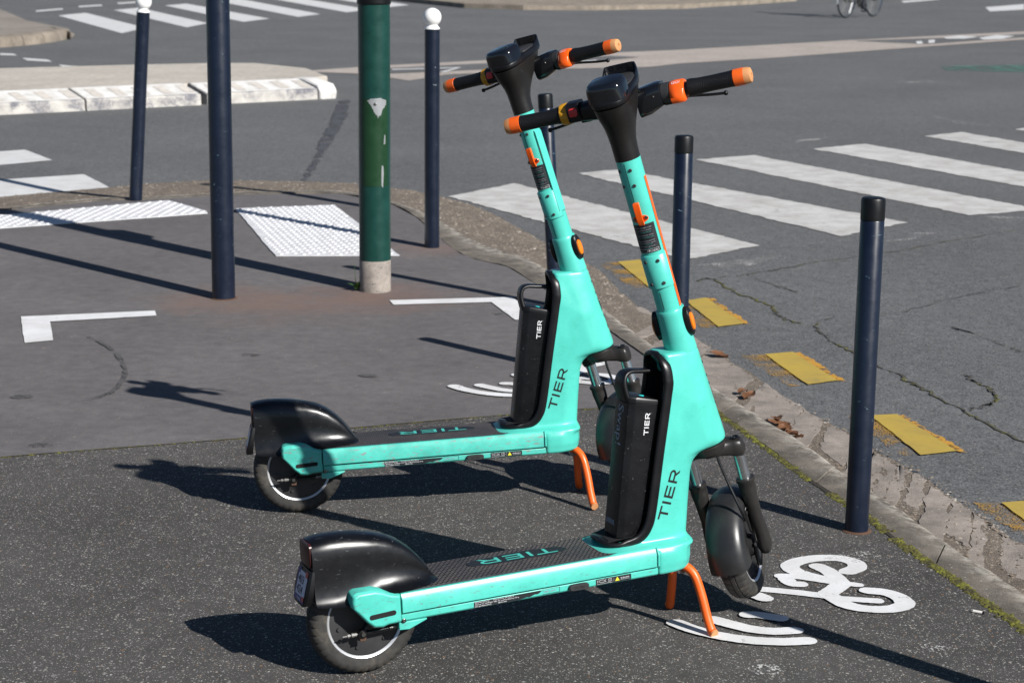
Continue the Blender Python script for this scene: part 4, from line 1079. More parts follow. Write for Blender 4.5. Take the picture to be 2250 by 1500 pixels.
    def bellows(g):
        n = 19; g.tube([(.020 + .054 * i / n, -.056, .1113 + .002 * i / n) for i in range(n + 1)], [.0045 + .0014 * (i % 2) for i in range(n + 1)], 10)
    part(root, 'brake_bellows', 'black_plastic', bellows, parent=br, sharp=60)
    part(root, 'cable_ferrule', 'bolt_steel', lambda g: g.tube([(.074,-.056,.1134),(.090,-.058,.1145)], [.0052,.0045], 12), parent=br)
    # ---- rear fender, light, plate
    fd = part(root, 'rear_fender', 'fender_black', fender_mesh, sharp=70)
    part(root, 'tail_flap', 'black_plastic', tail_skirt, parent=fd, sharp=50)
    part(root, 'tail_light', 'tail_red', tail_light, parent=fd, sharp=50)
    for nm, mt_, q in (('plate_field', 'plate_white', (-.027, .027, .012, .066, .0004)), ('plate_band', 'plate_blue', (-.034, -.027, .0, .070, .0003)), ('plate_band', 'plate_blue', (-.027, .034, .0, .012, .0003)), ('plate_corner', 'plate_blue', (-.034, -.018, .058, .071, .0007)), ('plate_corner', 'plate_red', (.018, .034, .058, .071, .0007)), ('plate_corner', 'plate_red', (.018, .034, .004, .015, .0007)), ('plate_band', 'plate_white', (.027, .034, .015, .058, .0003))):
        k = (nm, q)
        if k not in CACHE: CACHE[k] = plate_quad(*q)
        link(nm, CACHE[k], mt_, fd)
    if near:
        for tx, bb in (('403', .0395), ('424', .0175)):
            printed(root, 'lettering', 'deep_black', (lambda: text_geo(tx, .0255)), lambda a, c: plate_pos(-.0225 + a * 1.02, bb + c, .0011), parent=fd, key='pl' + tx)
        printed(root, 'lettering', 'white_print', tier_geo(.005, .026), lambda a, c: plate_pos(-.013 + a, .003 + c, .0011), parent=fd, key='pltier')
    # ---- centre stand
    def leg(s):
        def f(g):
            path = smooth_path([(.832, s*.022, .128),(.851, s*.040, .124),(.866, s*.058, .104),(.8745, s*.075, .060),(.8795, s*.095, .004),(.8835, s*.108, -.026),(.8855, s*.116, -.0305)], 6)
            g.tube(path, [.0112] * (len(path) - 4) + [.0112, .0115, .0117, .0114], 16)
        return f
    for s in (-1, 1):
        l = part(root, 'stand_leg', 'orange', leg(s), sharp=50, key='leg%d' % s)
        part(root, 'worn_tip', 'pale_worn_orange', lambda g: g.tube([(.8852, s*.1150, -.0302),(.8861, s*.1195, -.0318)], .0110, 14), parent=l, key='tip%d' % s)
    for s in (1, -1): br2 = part(root, 'stand_bracket', 'bolt_steel', lambda g: g.prism([(.822,.131),(.856,.131),(.860,.112),(.850,.104),(.836,.106)], s * .030, s * .034, 'Y'), key='brk%d' % s)
    part(root, 'bracket_bolt', 'rust', lambda g: g.lathe([(.0055,-.0395),(.0055,-.034),(.003,-.033)], 6, (.846, 0, .117), 'Y'), parent=br2)
    part(root, 'hinge_lug', 'mint_worn', lambda g: g.prism([(.82,.133),(.858,.133),(.852,.115),(.83,.112)], -.028, .028, 'Y'), bevel=.004)

    # ---- steering column (everything below turns with the bars)
    P_ = lambda nm, mt_, f, **k: part(root, nm, mt_, f, steer=True, **k)
    P_('steering_collar', 'mint', lambda g: g.lathe([(.034,.0005),(.0393,.0008),(.0388,.01),(.0360,.06),(.0348,.100),(.0344,.109),(.0332,.111),(.031,.111)], 48))
    P_('stem', 'mint', lambda g: g.lathe([(.0298,.10),(.0298,.4925),(.0285,.494)], 48))
    for (w0, w1, off) in ((.118, .163, 0), (.393, .488, .0)):
        P_('stem_slit', 'deep_black', lambda g: g.loft([[((.0301) * -math.cos(a), .0301 * -math.sin(a), w) for a in (off - .045 - .10, off + .0 - .10)] for w in (w0, w1)], closed=False), sharp=None, key='slit%.3f' % w0)
    def clampf(g):
        rs = []
        for w, dr in ((.172, 0), (.174, .0042), (.254, .0042), (.258, .0)):
            outer = [(-(.0303 + dr * min(1, (1.35 - abs(a)) / .18)) * math.cos(a), -(.0303 + dr * min(1, (1.35 - abs(a)) / .18)) * math.sin(a), w) for a in np.linspace(-1.35, 1.35, 25)]
            rs.append(outer + [(-.025 * math.cos(a), -.025 * math.sin(a), w) for a in (1.35, 0, -1.35)])
        g.loft(rs)
    cl = P_('stem_clamp', 'mint', clampf, sharp=50)
    def onstem(r_, a, w):   # angle a around the stem, 0 = rear, positive towards the right-hand side
        return (-r_ * math.cos(a), -r_ * math.sin(a), w)
    def screwset(a, w, r0):
        def f(g):
            if True:
                o = np.array(onstem(r0, a, w)); n = np.array(onstem(1, a, 0))
                t1 = np.array((0, 0, 1.)); t2 = np.cross(n, t1)
                rgs = []
                for rr, hh in ((.0042, 0), (.0042, .0022), (.0030, .0032), (.0014, .0032), (.0012, .0015)):
                    rgs.append([tuple(o + n * hh + t1 * rr * math.cos(q) + t2 * rr * math.sin(q)) for q in np.linspace(0, 2 * math.pi, 12, endpoint=False)])
                g.loft(rgs)
        return f
    for a, w in ((.42, .243), (-.50, .243), (.42, .186), (-.50, .186)): P_('screw', 'dark_grey', screwset(a, w, .0343), parent=cl, key='scr%.2f%.3f' % (a, w))
    for a, w in ((.25, .470), (.25, .432), (-.75, .470), (-.75, .432)): P_('screw', 'dark_grey', screwset(a, w, .0290), key='scr%.2f%.3f' % (a, w))
    # cable hook
    def hook(g):
        g.loft([[onstem(r_, a, w) for a, w in ring(0, .3505, .62, .0085, 20, .8)] for r_ in (.0296, .0340)])
        g.loft([[onstem(.0300, a, w) for a in (-.20, .22)] + [onstem(r_, a, w) for a in (.22, -.20)] for r_, w in ((.0330, .334), (.0370, .342), (.0395, .352), (.0405, .372), (.0400, .388), (.0385, .392))])
    hk = P_('cable_hook', 'orange_bright', hook, bevel=.0015, sharp=40)
    for a, w in ((.44, .3525), (-.44, .350)): P_('screw', 'bolt_steel', screwset(a, w, .0338), parent=hk, key='scr%.2f%.3f' % (a, w))
    # information label wrapped round the stem
    def lab_f(g):
        g.loft([[onstem(.03012, a, w) for a in np.linspace(-1.15, .98, 18)] for w in (.264, .336)], closed=False)
    ib = P_('information_label', 'label_black', lab_f, sharp=None)
    TS = .62
    lines = [('Respectez les r\u00e8gles locales', .3265, .0062, 'dim_print'), ('de circulation routi\u00e8re.', .3205, .0062, 'dim_print'), ('Respect the local traffic laws.', .3155, .0045, 'teal_print'), ('Si le v\u00e9hicule est mal gar\u00e9, contactez', .3075, .0056, 'dim_print'), ('If the vehicle is badly parked, contact', .3025, .0045, 'teal_print'), ('Vous avez d\u2019autres questions?', .2935, .0058, 'dim_print'), ('Vous pouvez consulter la page aide', .2885, .0052, 'dim_print'), ('or visit our help center', .2845, .0042, 'teal_print'), ('T\u00e9l\u00e9charger l\u2019application', .2795, .0056, 'dim_print'), ('Download the app', .2755, .0042, 'teal_print')]
    for i, (tx, w, sz, mt_) in enumerate(lines):
        v, f = text_geo(tx, sz * TS) if ('il%d' % i) not in CACHE else ([], [])
        wid = max([p[0] for p in v] or [0])
        sc_ = .044 / wid if wid else 1
        sc_ = min(sc_, 1.15)
        printed(root, 'lettering', mt_, ([(p[0] * sc_ - min(wid * sc_, .047) / 2, p[1]) for p in v], f), lambda a, c: S(onstem(.03035, (a - .002) / .0302, w + c)), parent=ib, key='il%d' % i)
    def badge(g):
        for (a0, a1) in ((-.0315, -.0045), (-.0025, .0245)):
            for (p0, p1, q0, q1) in ((a0, a1, .2665, .2669), (a0, a1, .2733, .2737), (a0, a0 + .0005, .2669, .2733), (a1 - .0005, a1, .2669, .2733)):
                g.loft([[onstem(.03035, p / .0302, q) for p in np.linspace(p0, p1, 5)] for q in (q0, q1)], closed=False)
        g.add([onstem(.03035, p / .0302, q) for p, q in ((.0, .2680), (.0035, .2701), (.0, .2722))], [(0, 1, 2)])
    P_('store_badge', 'white_print', badge, parent=ib, sharp=None)
    printed(root, 'lettering', 'white_print', (lambda: text_geo('Google Play', .0040)), lambda a, c: S(onstem(.03035, (.0050 + a * .80) / .0302, .2682 + c)), parent=ib, key='gp')
    # strip on the right-hand side of the stem
    if near:
        st_ = P_('side_strip', 'orange', lambda g: g.loft([[onstem(.0302, a, w) for a in np.linspace(1.30, 2.05, 8)] for w in (.114, .445)], closed=False), sharp=None)
        P_('strip_edge', 'deep_black', lambda g: g.loft([[onstem(.03025, a, w) for a in (1.27, 1.32)] for w in (.114, .445)], closed=False), parent=st_, sharp=None)
    else:
        def cov(g):
            rs = []
            for w, k in ((.185, .2), (.190, 1), (.43, 1), (.436, .2)):
                rs.append([onstem(.0300 + .006 * k * e, 1.32 + a, w) for a, e in ((-.42, 0), (-.34, 1), (.34, 1), (.42, 0))] + [onstem(.027, 1.32 + a, w) for a in (.42, -.42)])
            g.loft(rs)
        P_('cable_cover', 'mint', cov, sharp=30)
    # reflectors
    for s in (-1, 1):
        def pod(g):
            rs = []
            for hgt, k in ((.033, 1.0), (.0435, 1.0), (.0465, .86)):
                rs.append([(u_, s * hgt, w) for u_, w in ring(-.002, .072, .0165 * k, .037 * k, 28, .85)])
            g.loft(rs)
        rf = P_('side_reflector', 'black_plastic', pod, sharp=40, key='pod%d' % s)
        def lens(g):
            rs = []
            for hgt, k in ((.045, 1.0), (.0495, .92), (.0515, .7)):
                rs.append([(u_, s * hgt, w) for u_, w in ring(-.002, .070, .0115 * k, .0235 * k, 24, .85)])
            g.loft(rs)
        P_('lens', 'amber', lens, parent=rf, sharp=40, key='lens%d' % s)
    # ---- head
    def head(g):
        rs = []
        for w, cu, hu, hv, e, tilt in ((.4925, .0, .0300, .0300, 1, 0), (.515, .0005, .0305, .0303, 1, 0), (.535, .003, .0335, .0310, .98, .03), (.555, .010, .0415, .0338, .95, .08), (.575, .020, .0545, .0375, .9, .12), (.593, .030, .0690, .0412, .82, .15), (.608, .0365, .0810, .0440, .75, .16), (.624, .0400, .0890, .0462, .7, .16), (.640, .0420, .0945, .0475, .66, .16)):
            rs.append([(a, b_, w + tilt * (a - cu)) for a, b_ in ring(cu, 0, hu, hv, 44, e)])
        g.loft(rs)
    hd = P_('head', 'head_charcoal', head, sharp=60)
    def podtop(g):
        rs = []
        for w, k in ((.6385, 1.005), (.642, 1.02), (.652, 1.02), (.6555, .99), (.657, .95)):
            rs.append([(.0425 + (a - .0425) * k, b_ * k, w + .10 * (a - .04)) for a, b_ in ring(.0425, 0, .0965, .0480, 48, .62)])
        g.loft(rs)
    P_('head_rim', 'black_plastic', podtop, parent=hd, sharp=40)
    def disp(g):
        rs = []
        for w, k in ((.646, 1.0), (.672, .985), (.680, .95), (.6855, .87), (.6878, .76)):
            rs.append([(-.0125 + (a + .0125) * k, b_ * k, w + .06 * (a + .0125)) for a, b_ in ring(-.0125, 0, .0425, .0462, 48, .58)])
        g.loft(rs)
    P_('display', 'gloss_black', disp, parent=hd, sharp=25)
    def holder(g):
        path = []
        for th in np.linspace(-1.75, 1.75, 25):
            path.append((.098 + .036 * math.copysign(abs(math.cos(th)) ** .55, math.cos(th)), .0445 * math.copysign(abs(math.sin(th)) ** .5, math.sin(th))))
        rs = []
        for i, (a, b_) in enumerate(path):
            e = min(1, min(i, len(path) - 1 - i) / 6) ; top = .662 + .0255 * e
            n = np.array((a - .085, b_)); n = n / np.hypot(*n)
            rs.append([(a, b_, .652), (a, b_, top - .003), (a - n[0] * .002, b_ - n[1] * .002, top), (a - n[0] * .005, b_ - n[1] * .005, top - .002), (a - n[0] * .006, b_ - n[1] * .006, .652)])
        g.loft(rs)
    P_('phone_holder', 'gloss_black', holder, parent=hd, sharp=50)
    P_('phone_pad', 'dark_grey', lambda g: g.loft([[(a, b_, w + .06 * (a - .08)) for a, b_ in ring(.078, 0, .046 * k, .0415 * k, 32, .4)] for w, k in ((.655, 1), (.6625, 1), (.6635, .97))]), parent=hd, sharp=40)
    # ---- handlebar; axis at u=.10, w=.603
    BU, BW = .10, .603
    def bar_l(prof, n=32):
        def f(g): g.lathe(prof, n, (BU, 0, BW), 'Y')
        return f
    hb = P_('handlebar', 'black_plastic', bar_l([(.0145,-.30),(.0155,-.298),(.0155,.298),(.0145,.30)]))
    for s in (-1, 1):
        gp = P_('grip', 'grip_rubber', bar_l([(.015, s*.157),(.0208, s*.158),(.0212, s*.166),(.0192, s*.180),(.0186, s*.215),(.0190, s*.255),(.0196, s*.2675),(.015, s*.2678)]), key='grip%d' % s)
        P_('grip_end', 'orange', bar_l([(.0185, s*.2680),(.0202, s*.2690),(.0204, s*.2900),(.0200, s*.2935)], 32), parent=gp, key='gend%d' % s)
        P_('grip_tip', 'pale_worn_orange', bar_l([(.0199, s*.2936),(.0192, s*.3020),(.0170, s*.3080),(.0120, s*.3100),(.004, s*.3100),(.0036, s*.3070)], 28), parent=gp, key='gtip%d' % s)
    # right-hand clamp box with riveted top
    def rbox(g):
        rs = []
        for v, k, dz in ((-.036, 1.0, -.010), (-.060, 1.0, -.006), (-.082, .90, 0), (-.0945, .80, .002)):
            rs.append([(BU + a * k, v, BW + dz + b_ * k) for a, b_ in ring(-.002, -.0, .036, .034, 32, .62)])
        g.loft(rs)
    rb = P_('brake_housing', 'gloss_black', rbox, sharp=40)
    P_('cover_plate', 'grey_print', lambda g: g.box(BU - .018, BU + .014, -.080, -.052, BW + .0215, BW + .0262), parent=rb, bevel=.001)
    for k, (u_, v, w) in enumerate([(BU + q, v, BW + .0205) for q in (-.024, .018) for v in (-.086, -.047)] + [(BU - .0345, v, BW + .004) for v in (-.052, -.078)]):
        P_('rivet', 'bolt_steel', lambda g: g.lathe([(.0028, 0), (.0026, .0022), (.0012, .0034)], 10, (u_, v, w)), parent=rb, key='riv%d' % k)
    P_('bar_spacer', 'dark_grey', bar_l([(.018,-.0946),(.0240,-.095),(.0245,-.113),(.020,-.1145)]))
    def throttle(g):
        rs = []
        for v, k in ((-.1150, .92), (-.1170, 1.0), (-.1300, 1.03), (-.1460, 1.0), (-.1500, .93)):
            rg = []
            for q in range(36):
                th = 2 * math.pi * q / 36; c_, s_ = math.cos(th), math.sin(th)
                r_ = .0246 * k + .010 * max(0, math.cos(th - R(215))) ** 6 * (1 if abs(v + .132) < .016 else .55)
                rg.append((BU + r_ * c_, v, BW + r_ * s_))
            rs.append(rg)
        g.loft(rs)
    th_ = P_('throttle', 'orange_bright', throttle, sharp=60)
    P_('thumb_recess', 'deep_black', lambda g: g.loft([[(BU - .0262, v, BW - .004 + w) for v, w in ring(-.130, 0, .011 * k, .0042 * k, 20)] for k in (1,)] + [[(BU - .0254, v, BW - .004 + w) for v, w in ring(-.130, 0, .009, .003, 20)]]), parent=th_)
    printed(root, 'lettering', 'white_print', (lambda: text_geo('GO!', .0125)), lambda a, c: S((BU - .0256 * math.cos(R(52) + c / .0252), -.1215 - a * .95, BW + .0256 * math.sin(R(52) + c / .0252))), parent=th_, key='go')
    # left-hand switch block, bell ring
    def lbox(g):
        rs = []
        for v, k in ((.036, 1.0), (.070, .92), (.108, .80), (.112, .78)):
            rs.append([(BU + a * k, v, BW - .002 + b_ * k) for a, b_ in ring(-.001, 0, .030, .028, 28, .7)])
        g.loft(rs)
    P_('left_housing', 'black_plastic', lbox, sharp=40)
    sb = P_('switch_block', 'black_plastic', lambda g: g.loft([[(BU + a, v, BW + b_) for a, b_ in ring(-.003, .003, .0265, .0245, 28, .5)] for v in (.1085, .141)]), bevel=.002, sharp=40)
    P_('red_button', 'red_button', lambda g: g.loft([[(BU - .0275 - d + c_ * .3, v, BW + .007 + c_) for v, c_ in ring(.1240, 0, .0108 * k, .0100 * k, 20, .45)] for d, k in ((0, 1), (.0040, 1), (.0050, .85))]), parent=sb)
    def bell(g):
        g.lathe([(.019,.1415),(.0252,.1420),(.0262,.1445),(.0258,.1590),(.0245,.1615),(.019,.1618)], 48, (BU, 0, BW), 'Y', tooth=lambda r_, h_, k: r_ - (.0016 if (k % 4 < 2 and r_ > .025) else 0))
    P_('bell_ring', 'bell_yellow', bell, sharp=30)
    for s in (-1, 1):
        def lever(g):
            path = smooth_path([(BU + .022, s*.100, BW - .016),(BU + .045, s*.120, BW - .026),(BU + .055, s*.150, BW - .033),(BU + .058, s*.190, BW - .040),(BU + .060, s*.224, BW - .044)], 5)
            g.tube(path, [.0062] * 6 + [.0044] * (len(path) - 6), 10, flat=(1.0, .8))
            e = path[-1]; g.lathe([(.0005,-.0062),(.0045,-.0045),(.0062,0),(.0045,.0045),(.0005,.0062)], 12, tuple(e))
            g.loft([[(BU + a, s * v, BW - .008 + c_) for a, c_ in ring(.010, -.008, .022, .014, 16, .6)] for v in (.094, .116)])
        P_('brake_lever', 'black_plastic', lever, key='lev%d' % s, sharp=50)
    # ---- fork
    def crown(g):
        rs = []
        for v, cu, hu, hw, cw in ((-.0815, .025, .011, .012, -.283), (-.077, .025, .0185, .0225, -.282), (-.062, .025, .0215, .0245, -.281), (-.045, .022, .0235, .0215, -.276), (-.026, .010, .034, .019, -.268), (0, .006, .042, .0195, -.2665), (.026, .010, .034, .019, -.268), (.045, .022, .0235, .0215, -.276), (.062, .025, .0215, .0245, -.281), (.077, .025, .0185, .0225, -.282), (.0815, .025, .011, .012, -.283)):
            rs.append([(a, v, b_) for a, b_ in ring(cu, cw, hu, hw, 28, .72)])
        g.loft(rs)
        g.lathe([(.034,-.247),(.046,-.2475),(.047,-.252),(.040,-.270)], 32)
    cr = P_('fork_crown', 'fork_charcoal', crown, sharp=55)
    for s in (-1, 1):
        P_('crown_cap', 'black_plastic', lambda g: g.lathe([(.0125,-.2570),(.0125,-.2552),(.0105,-.2545),(.0085,-.2545),(.0080,-.2560),(.004,-.2560),(.003,-.2545)], 24, (.025, s*.062, 0)), parent=cr, key='ccap%d' % s)
    for s in (-1, 1):
        P_('fork_tube', 'chrome', lambda g: g.lathe([(.0155,-.30),(.0155,-.385)], 28, (.025, s*.062, 0)), key='ft%d' % s)
        def lower(g):
            rs = []
            for w, r_, cu, hv in ((-.3660, .0170, .025, 1.0), (-.3675, .0228, .025, 1), (-.374, .0235, .025, 1), (-.378, .0205, .025, 1), (-.392, .0212, .025, 1), (-.418, .0198, .0255, .92), (-.47, .0188, .028, .85), (-.52, .0205, .030, .8), (-.556, .0225, .031, .75), (-.574, .0195, .031, .7), (-.578, .0135, .031, .7)):
                rs.append([(cu + a, s * (.0625 + (.004 if w < -.5 else 0)) + b_ * hv, w) for a, b_ in ring(0, 0, r_, r_, 24, .9)])
            g.loft(rs)
        P_('fork_leg', 'fork_charcoal', lower, key='fl%d' % s, sharp=50)
    FC = (.033, -.5555)        # front wheel centre (u, w)
    fw = P_('front_wheel', 'deep_black', lambda g: g.lathe([(.012,-.040),(.026,-.038),(.030,-.020),(.060,-.012),(.084,-.018),(.084,.018),(.060,.012),(.030,.020),(.026,.038),(.012,.040)], 48, (FC[0], 0, FC[1]), 'Y'))
    P_('tyre', 'tyre_rubber', tyre((FC[0], 0, FC[1])), parent=fw, sharp=30, key='tyreF')
    P_('rim', 'silver_ring', rim((FC[0], 0, FC[1])), parent=fw, key='rimF')
    P_('axle', 'bolt_steel', lambda g: g.lathe([(.006,-.072),(.0085,-.070),(.0085,.070),(.006,.072)], 12, (FC[0], 0, FC[1]), 'Y'), parent=fw)
    P_('brake_cylinder', 'black_plastic', lambda g: g.tube([(FC[0] - .006, -.046, FC[1] + .006),(FC[0] - .020, -.048, FC[1] - .022),(FC[0] - .030, -.048, FC[1] - .045)], [.011, .010, .006], 14), parent=fw)
    def ffend(g):
        rs = []
        for th in np.linspace(R(-50), R(90), 26):    # from in front, over the top, down the back
            rad = .1475
            hw_ = .043 + .004 * math.sin(max(0, th) * .9)
            cy, cz = math.cos(R(90) + th), math.sin(R(90) + th)
            depth = .034 + .022 * max(0, math.sin((th - R(20)) * .9))
            half = [(hw_ + .003, rad - depth), (hw_ + .003, rad - depth * .55), (hw_ + .001, rad - .014), (hw_ * .90, rad - .004), (hw_ * .60, rad + .0035), (hw_ * .3, rad + .0065), (0, rad + .0075)]
            pts = [(-a, b_) for a, b_ in half] + [(a, b_) for a, b_ in half[-2::-1]]
            rs.append([(FC[0] + cy * b_, a, FC[1] + cz * b_) for a, b_ in pts])
        inner = [[(FC[0] + (p[0] - FC[0]) * .975, p[1] * .95, FC[1] + (p[2] - FC[1]) * .975) for p in r_] for r_ in rs]
        n = len(rs[0])
        g.loft([r_ + q[::-1] for r_, q in zip(rs, inner)])
    ff = P_('front_fender', 'fender_matte', ffend, sharp=45)
    for s in (-1, 1):
        P_('fender_bracket', 'fender_matte', lambda g: g.loft([[(FC[0] + a, s * y_, FC[1] + b_) for a, b_ in ((-.032, .100), (.012, .105), (.008, .040), (-.010, .035), (-.026, .050))] for y_ in (.043, .0475)]), parent=ff, key='ear%d' % s)
    for s in (-1, 1):
        for w in (-.455, -.545): P_('fender_bolt', 'dark_grey', lambda g: g.lathe([(.005, s*.0495),(.005, s*.046),(.002, s*.045)], 10, (.010, 0, w), 'Y'), parent=ff, key='fb%d%.3f' % (s, w))
    P_('brake_cable', 'black_plastic', lambda g: g.tube(smooth_path([(-.012, -.020, -.268), (-.020, -.024, -.300), (-.030, -.034, -.345), (-.042, -.047, -.395), (-.045, -.053, -.425), (-.034, -.054, -.455)], 6), .0036, 10))
    if not near:      # this one is more knocked about along the deck
        for ob in root.children:
            if ob.name.split('.')[0] in ('deck', 'rear_arm', 'axle_flange'):
                ob.material_slots[0].link = 'OBJECT'; ob.material_slots[0].material = MATS['mint_scraped']
    return root
paint('fender_matte', (.020, .020, .021), .38, dirt=.3)
make_scooter((-.360, 4.296, R(23.44), R(-.62), R(2.67)), 'nearer mint green electric scooter with black battery reading Swap! and plate 403 424', True)
make_scooter((-.644, 5.566, R(9.46), R(-.81), R(2.89)), 'farther mint green electric scooter standing behind the other one, its fender in shade', False)
# ================================================================== STREET FURNITURE
MI = DATA['misc']
def posts(kind):
    r = .0334 if kind == 'plain' else .0402
    h = .965 if kind == 'plain' else 1.158
    d = {}
    if kind == 'plain':
        d['post'] = Geo().lathe([(r, -.05), (r, .0), (r, .9005), (r - .001, .902)], 40).mesh('post')
        d['cap'] = Geo().lathe([(r - .002, .9022), (r + .0006, .9030), (r + .0006, .957), (r - .002, .963), (r - .008, .965)], 40).mesh('cap')
    else:
        d['post'] = Geo().lathe([(r, -.05), (r, 0), (r, h - .004), (r - .003, h)], 40).mesh('post')
        d['collar'] = Geo().lathe([(r - .002, h + .0003), (r, h + .002), (r - .001, h + .008), (r * .72, h + .020), (r * .66, h + .028)], 40).mesh('collar')
        R_ = .0485; c = h + .063
        d['ball'] = Geo().lathe([(R_ * math.sin(t), c - R_ * math.cos(t)) for t in np.linspace(R(28), R(179), 22)], 40).mesh('ball', 60)
    d['foot'] = Geo().lathe([(r + .010, .0005), (r + .007, .003), (r + .001, .004)], 28).mesh('foot')
    return d
PL, BA = posts('plain'), posts('ball')
def bollard(kind, xy, lab, lean=(0, 0), mat='navy_paint', rot=0):
    o = empty('ball_bollard' if kind == 'ball' else 'bollard', (xy[0], xy[1], 0), label=lab, category='bollard', group='ball topped bollards' if kind == 'ball' else 'plain navy bollards')
    # lean: offset of the top in metres (x, y)
    h = 1.0
    ax = Vector((lean[0], lean[1], h)).normalized()
    q = Vector((0, 0, 1)).rotation_difference(ax)
    o.rotation_mode = 'QUATERNION'; o.rotation_quaternion = q @ Matrix.Rotation(rot, 3, 'Z').to_quaternion()
    d = PL if kind == 'plain' else BA
    for k, me in d.items():
        m_ = {'post': mat, 'cap': 'cap_black', 'collar': 'white_paint_ball', 'ball': 'white_paint_ball', 'foot': 'rust'}[k]
        if k == 'foot' and kind == 'ball': continue
        ob = bpy.data.objects.new(k, me); COL.objects.link(ob); ob.parent = o
        if not me.materials: me.materials.append(MATS[m_])
        if me.materials[0] != MATS[m_]:
            ob.material_slots[0].link = 'OBJECT'; ob.material_slots[0].material = MATS[m_]
    return o
bollard('plain', MI['A'], 'navy bollard with black cap standing by itself right of both scooters', (.004, 0), rot=1.0)
bollard('plain', (.61, 7.05), 'navy bollard with black cap just right of the nearer scooter stem', (0, 0), rot=2.1)
bollard('plain', MI['C'], 'leaning navy bollard with black cap between the two scooter stems', (-.066, 0), rot=3.3)
bollard('plain', (1.47, 3.85), 'navy bollard beyond the right edge, only its long shadow in view', rot=.4)
bollard('ball', MI['D'], 'navy bollard with white ball and scuffed paint right of the green pole', (.0, 0), mat='navy_scuffed', rot=2.0)
bollard('ball', MI['E'], 'navy bollard with white ball leaning, leftmost in the photo', (.070, 0), rot=4.0)
bollard('ball', MI['Hd'], 'navy bollard with white ball hidden behind the green pole', (.012, 0), rot=5.0)

# navy pole
o = empty('navy_pole', (*MI['pole'], 0), label='plain thick dark navy pole left of the green pole', category='pole')
link('shaft', Geo().lathe([(.053, -.05), (.053, 0), (.0528, 3.1), (.050, 3.105)], 48).mesh('shaft'), 'navy_paint', o)
link('top_cap', Geo().lathe([(.0535, 3.1055), (.054, 3.12), (.045, 3.14), (.01, 3.145)], 32).mesh('top_cap'), 'cap_black', o)
link('sealing_ring', Geo().lathe([(.062, .0006), (.058, .003), (.0535, .004)], 32).mesh('sealing_ring'), 'rust', o)
# green signal pole
gx, gy = MI['green']
o = empty('green_pole', (gx, gy, 0), label='thick green pole with peeled plate and bare pale base', category='pole')
link('base', Geo().lathe([(.0745, -.05), (.0745, .005), (.0740, .148), (.0735, .149)], 56).mesh('base'), 'green_base', o)
def edge_jag(g):
    g.lathe([(.0742, .1495), (.0742, 3.4), (.070, 3.405)], 56)
gq = Geo(); edge_jag(gq); link('shaft', gq.mesh('shaft'), 'green_paint', o)
link('top_cap', Geo().lathe([(.076, 3.4055), (.077, 3.43), (.04, 3.47), (.005, 3.475)], 40).mesh('top_cap'), 'cap_black', o)
def cyl(a, z, r): return (r * math.sin(a), -r * math.cos(a), z)      # a = 0 faces the camera
def curved(outline, r, name, mat, parent, thick=.002):
    pts = [(a, z) for a, z in outline]
    g = Geo(); n = len(pts)
    g.loft([[cyl(a, z, r) for a, z in pts], [cyl(a, z, r + thick) for a, z in pts]])
    me = g.mesh(name, 30)
    bm = bmesh.new(); bm.from_mesh(me); bmesh.ops.triangulate(bm, faces=[f for f in bm.faces if len(f.verts) > 4]); bm.to_mesh(me); bm.free()
    return link(name, me, mat, parent)
g = Geo(); rows = []
for z, t in ((.503, .86), (.506, 1), (.905, 1), (.908, .96)):
    rows.append([cyl(a * t + .08, z, .0752) for a in np.linspace(-.80, .92, 22)] + [cyl(a * t + .08, z, .0735) for a in np.linspace(.92, -.80, 22)])
g.loft(rows); pl = link('hatch_plate', g.mesh('hatch_plate', 40), 'green_plate', o)
rnd = random.Random(3)
def blob(pts, step=.012, amp=.006, seed=1): return wiggle(pts, step, amp, seed)
def patch(name, outline, parent):
    # fine strip mesh so the patch follows the cylinder
    g = Geo(); zs = [p[1] for p in outline]; A = outline
    z0, z1 = min(zs), max(zs); N = 26
    rows = []
    for k in range(N + 1):
        z = z0 + (z1 - z0) * (k + .001) / (N + .002); xs = []
        for q in range(len(A)):
            (a1, b1), (a2, b2) = A[q], A[(q + 1) % len(A)]
            if (b1 > z) != (b2 > z): xs.append(a1 + (a2 - a1) * (z - b1) / (b2 - b1))
        if len(xs) >= 2: rows.append((z, min(xs), max(xs)))
    rings = [[cyl(a, z, .0757) for a in np.linspace(x0, x1, 8)] for z, x0, x1 in rows]
    g.loft(rings, closed=False)
    link(name, g.mesh(name, 60, fix=False), 'bare_metal', parent)
patch('bare_patch', blob([(-.42, .905), (.86, .905), (.86, .880), (.62, .865), (.48, .835), (.30, .822), (.12, .840), (-.02, .862), (-.20, .885)], .04, .012, 4), pl)
patch('bare_patch', blob([(.52, .600), (.64, .600), (.66, .56), (.60, .50), (.50, .508), (.50, .56)], .03, .01, 6), pl)
patch('bare_patch', blob([(.72, .745), (.80, .735), (.79, .70), (.66, .70)], .03, .008, 8), pl)
gg = Geo().lathe([(.007, 0), (.007, .0025), (.005, .0035), (.003, .0035), (.0025, .002)], 16)
gg.xf(lambda p: tuple(np.array(cyl(.12, .885, .0757 + p[2])) + np.array((p[0], 0, p[1]))))
link('plate_screw', gg.mesh('plate_screw'), 'bolt_steel', pl)
# push button box on the far side of the pole
g = Geo(); g.lathe([(.0750, 1.335), (.079, 1.338), (.079, 1.60), (.0750, 1.603)], 48)
g.box(-.05, .05, .06, .15, 1.36, 1.58)
link('button_box', g.mesh('button_box', 40), 'cap_black', o, bevel=.004)
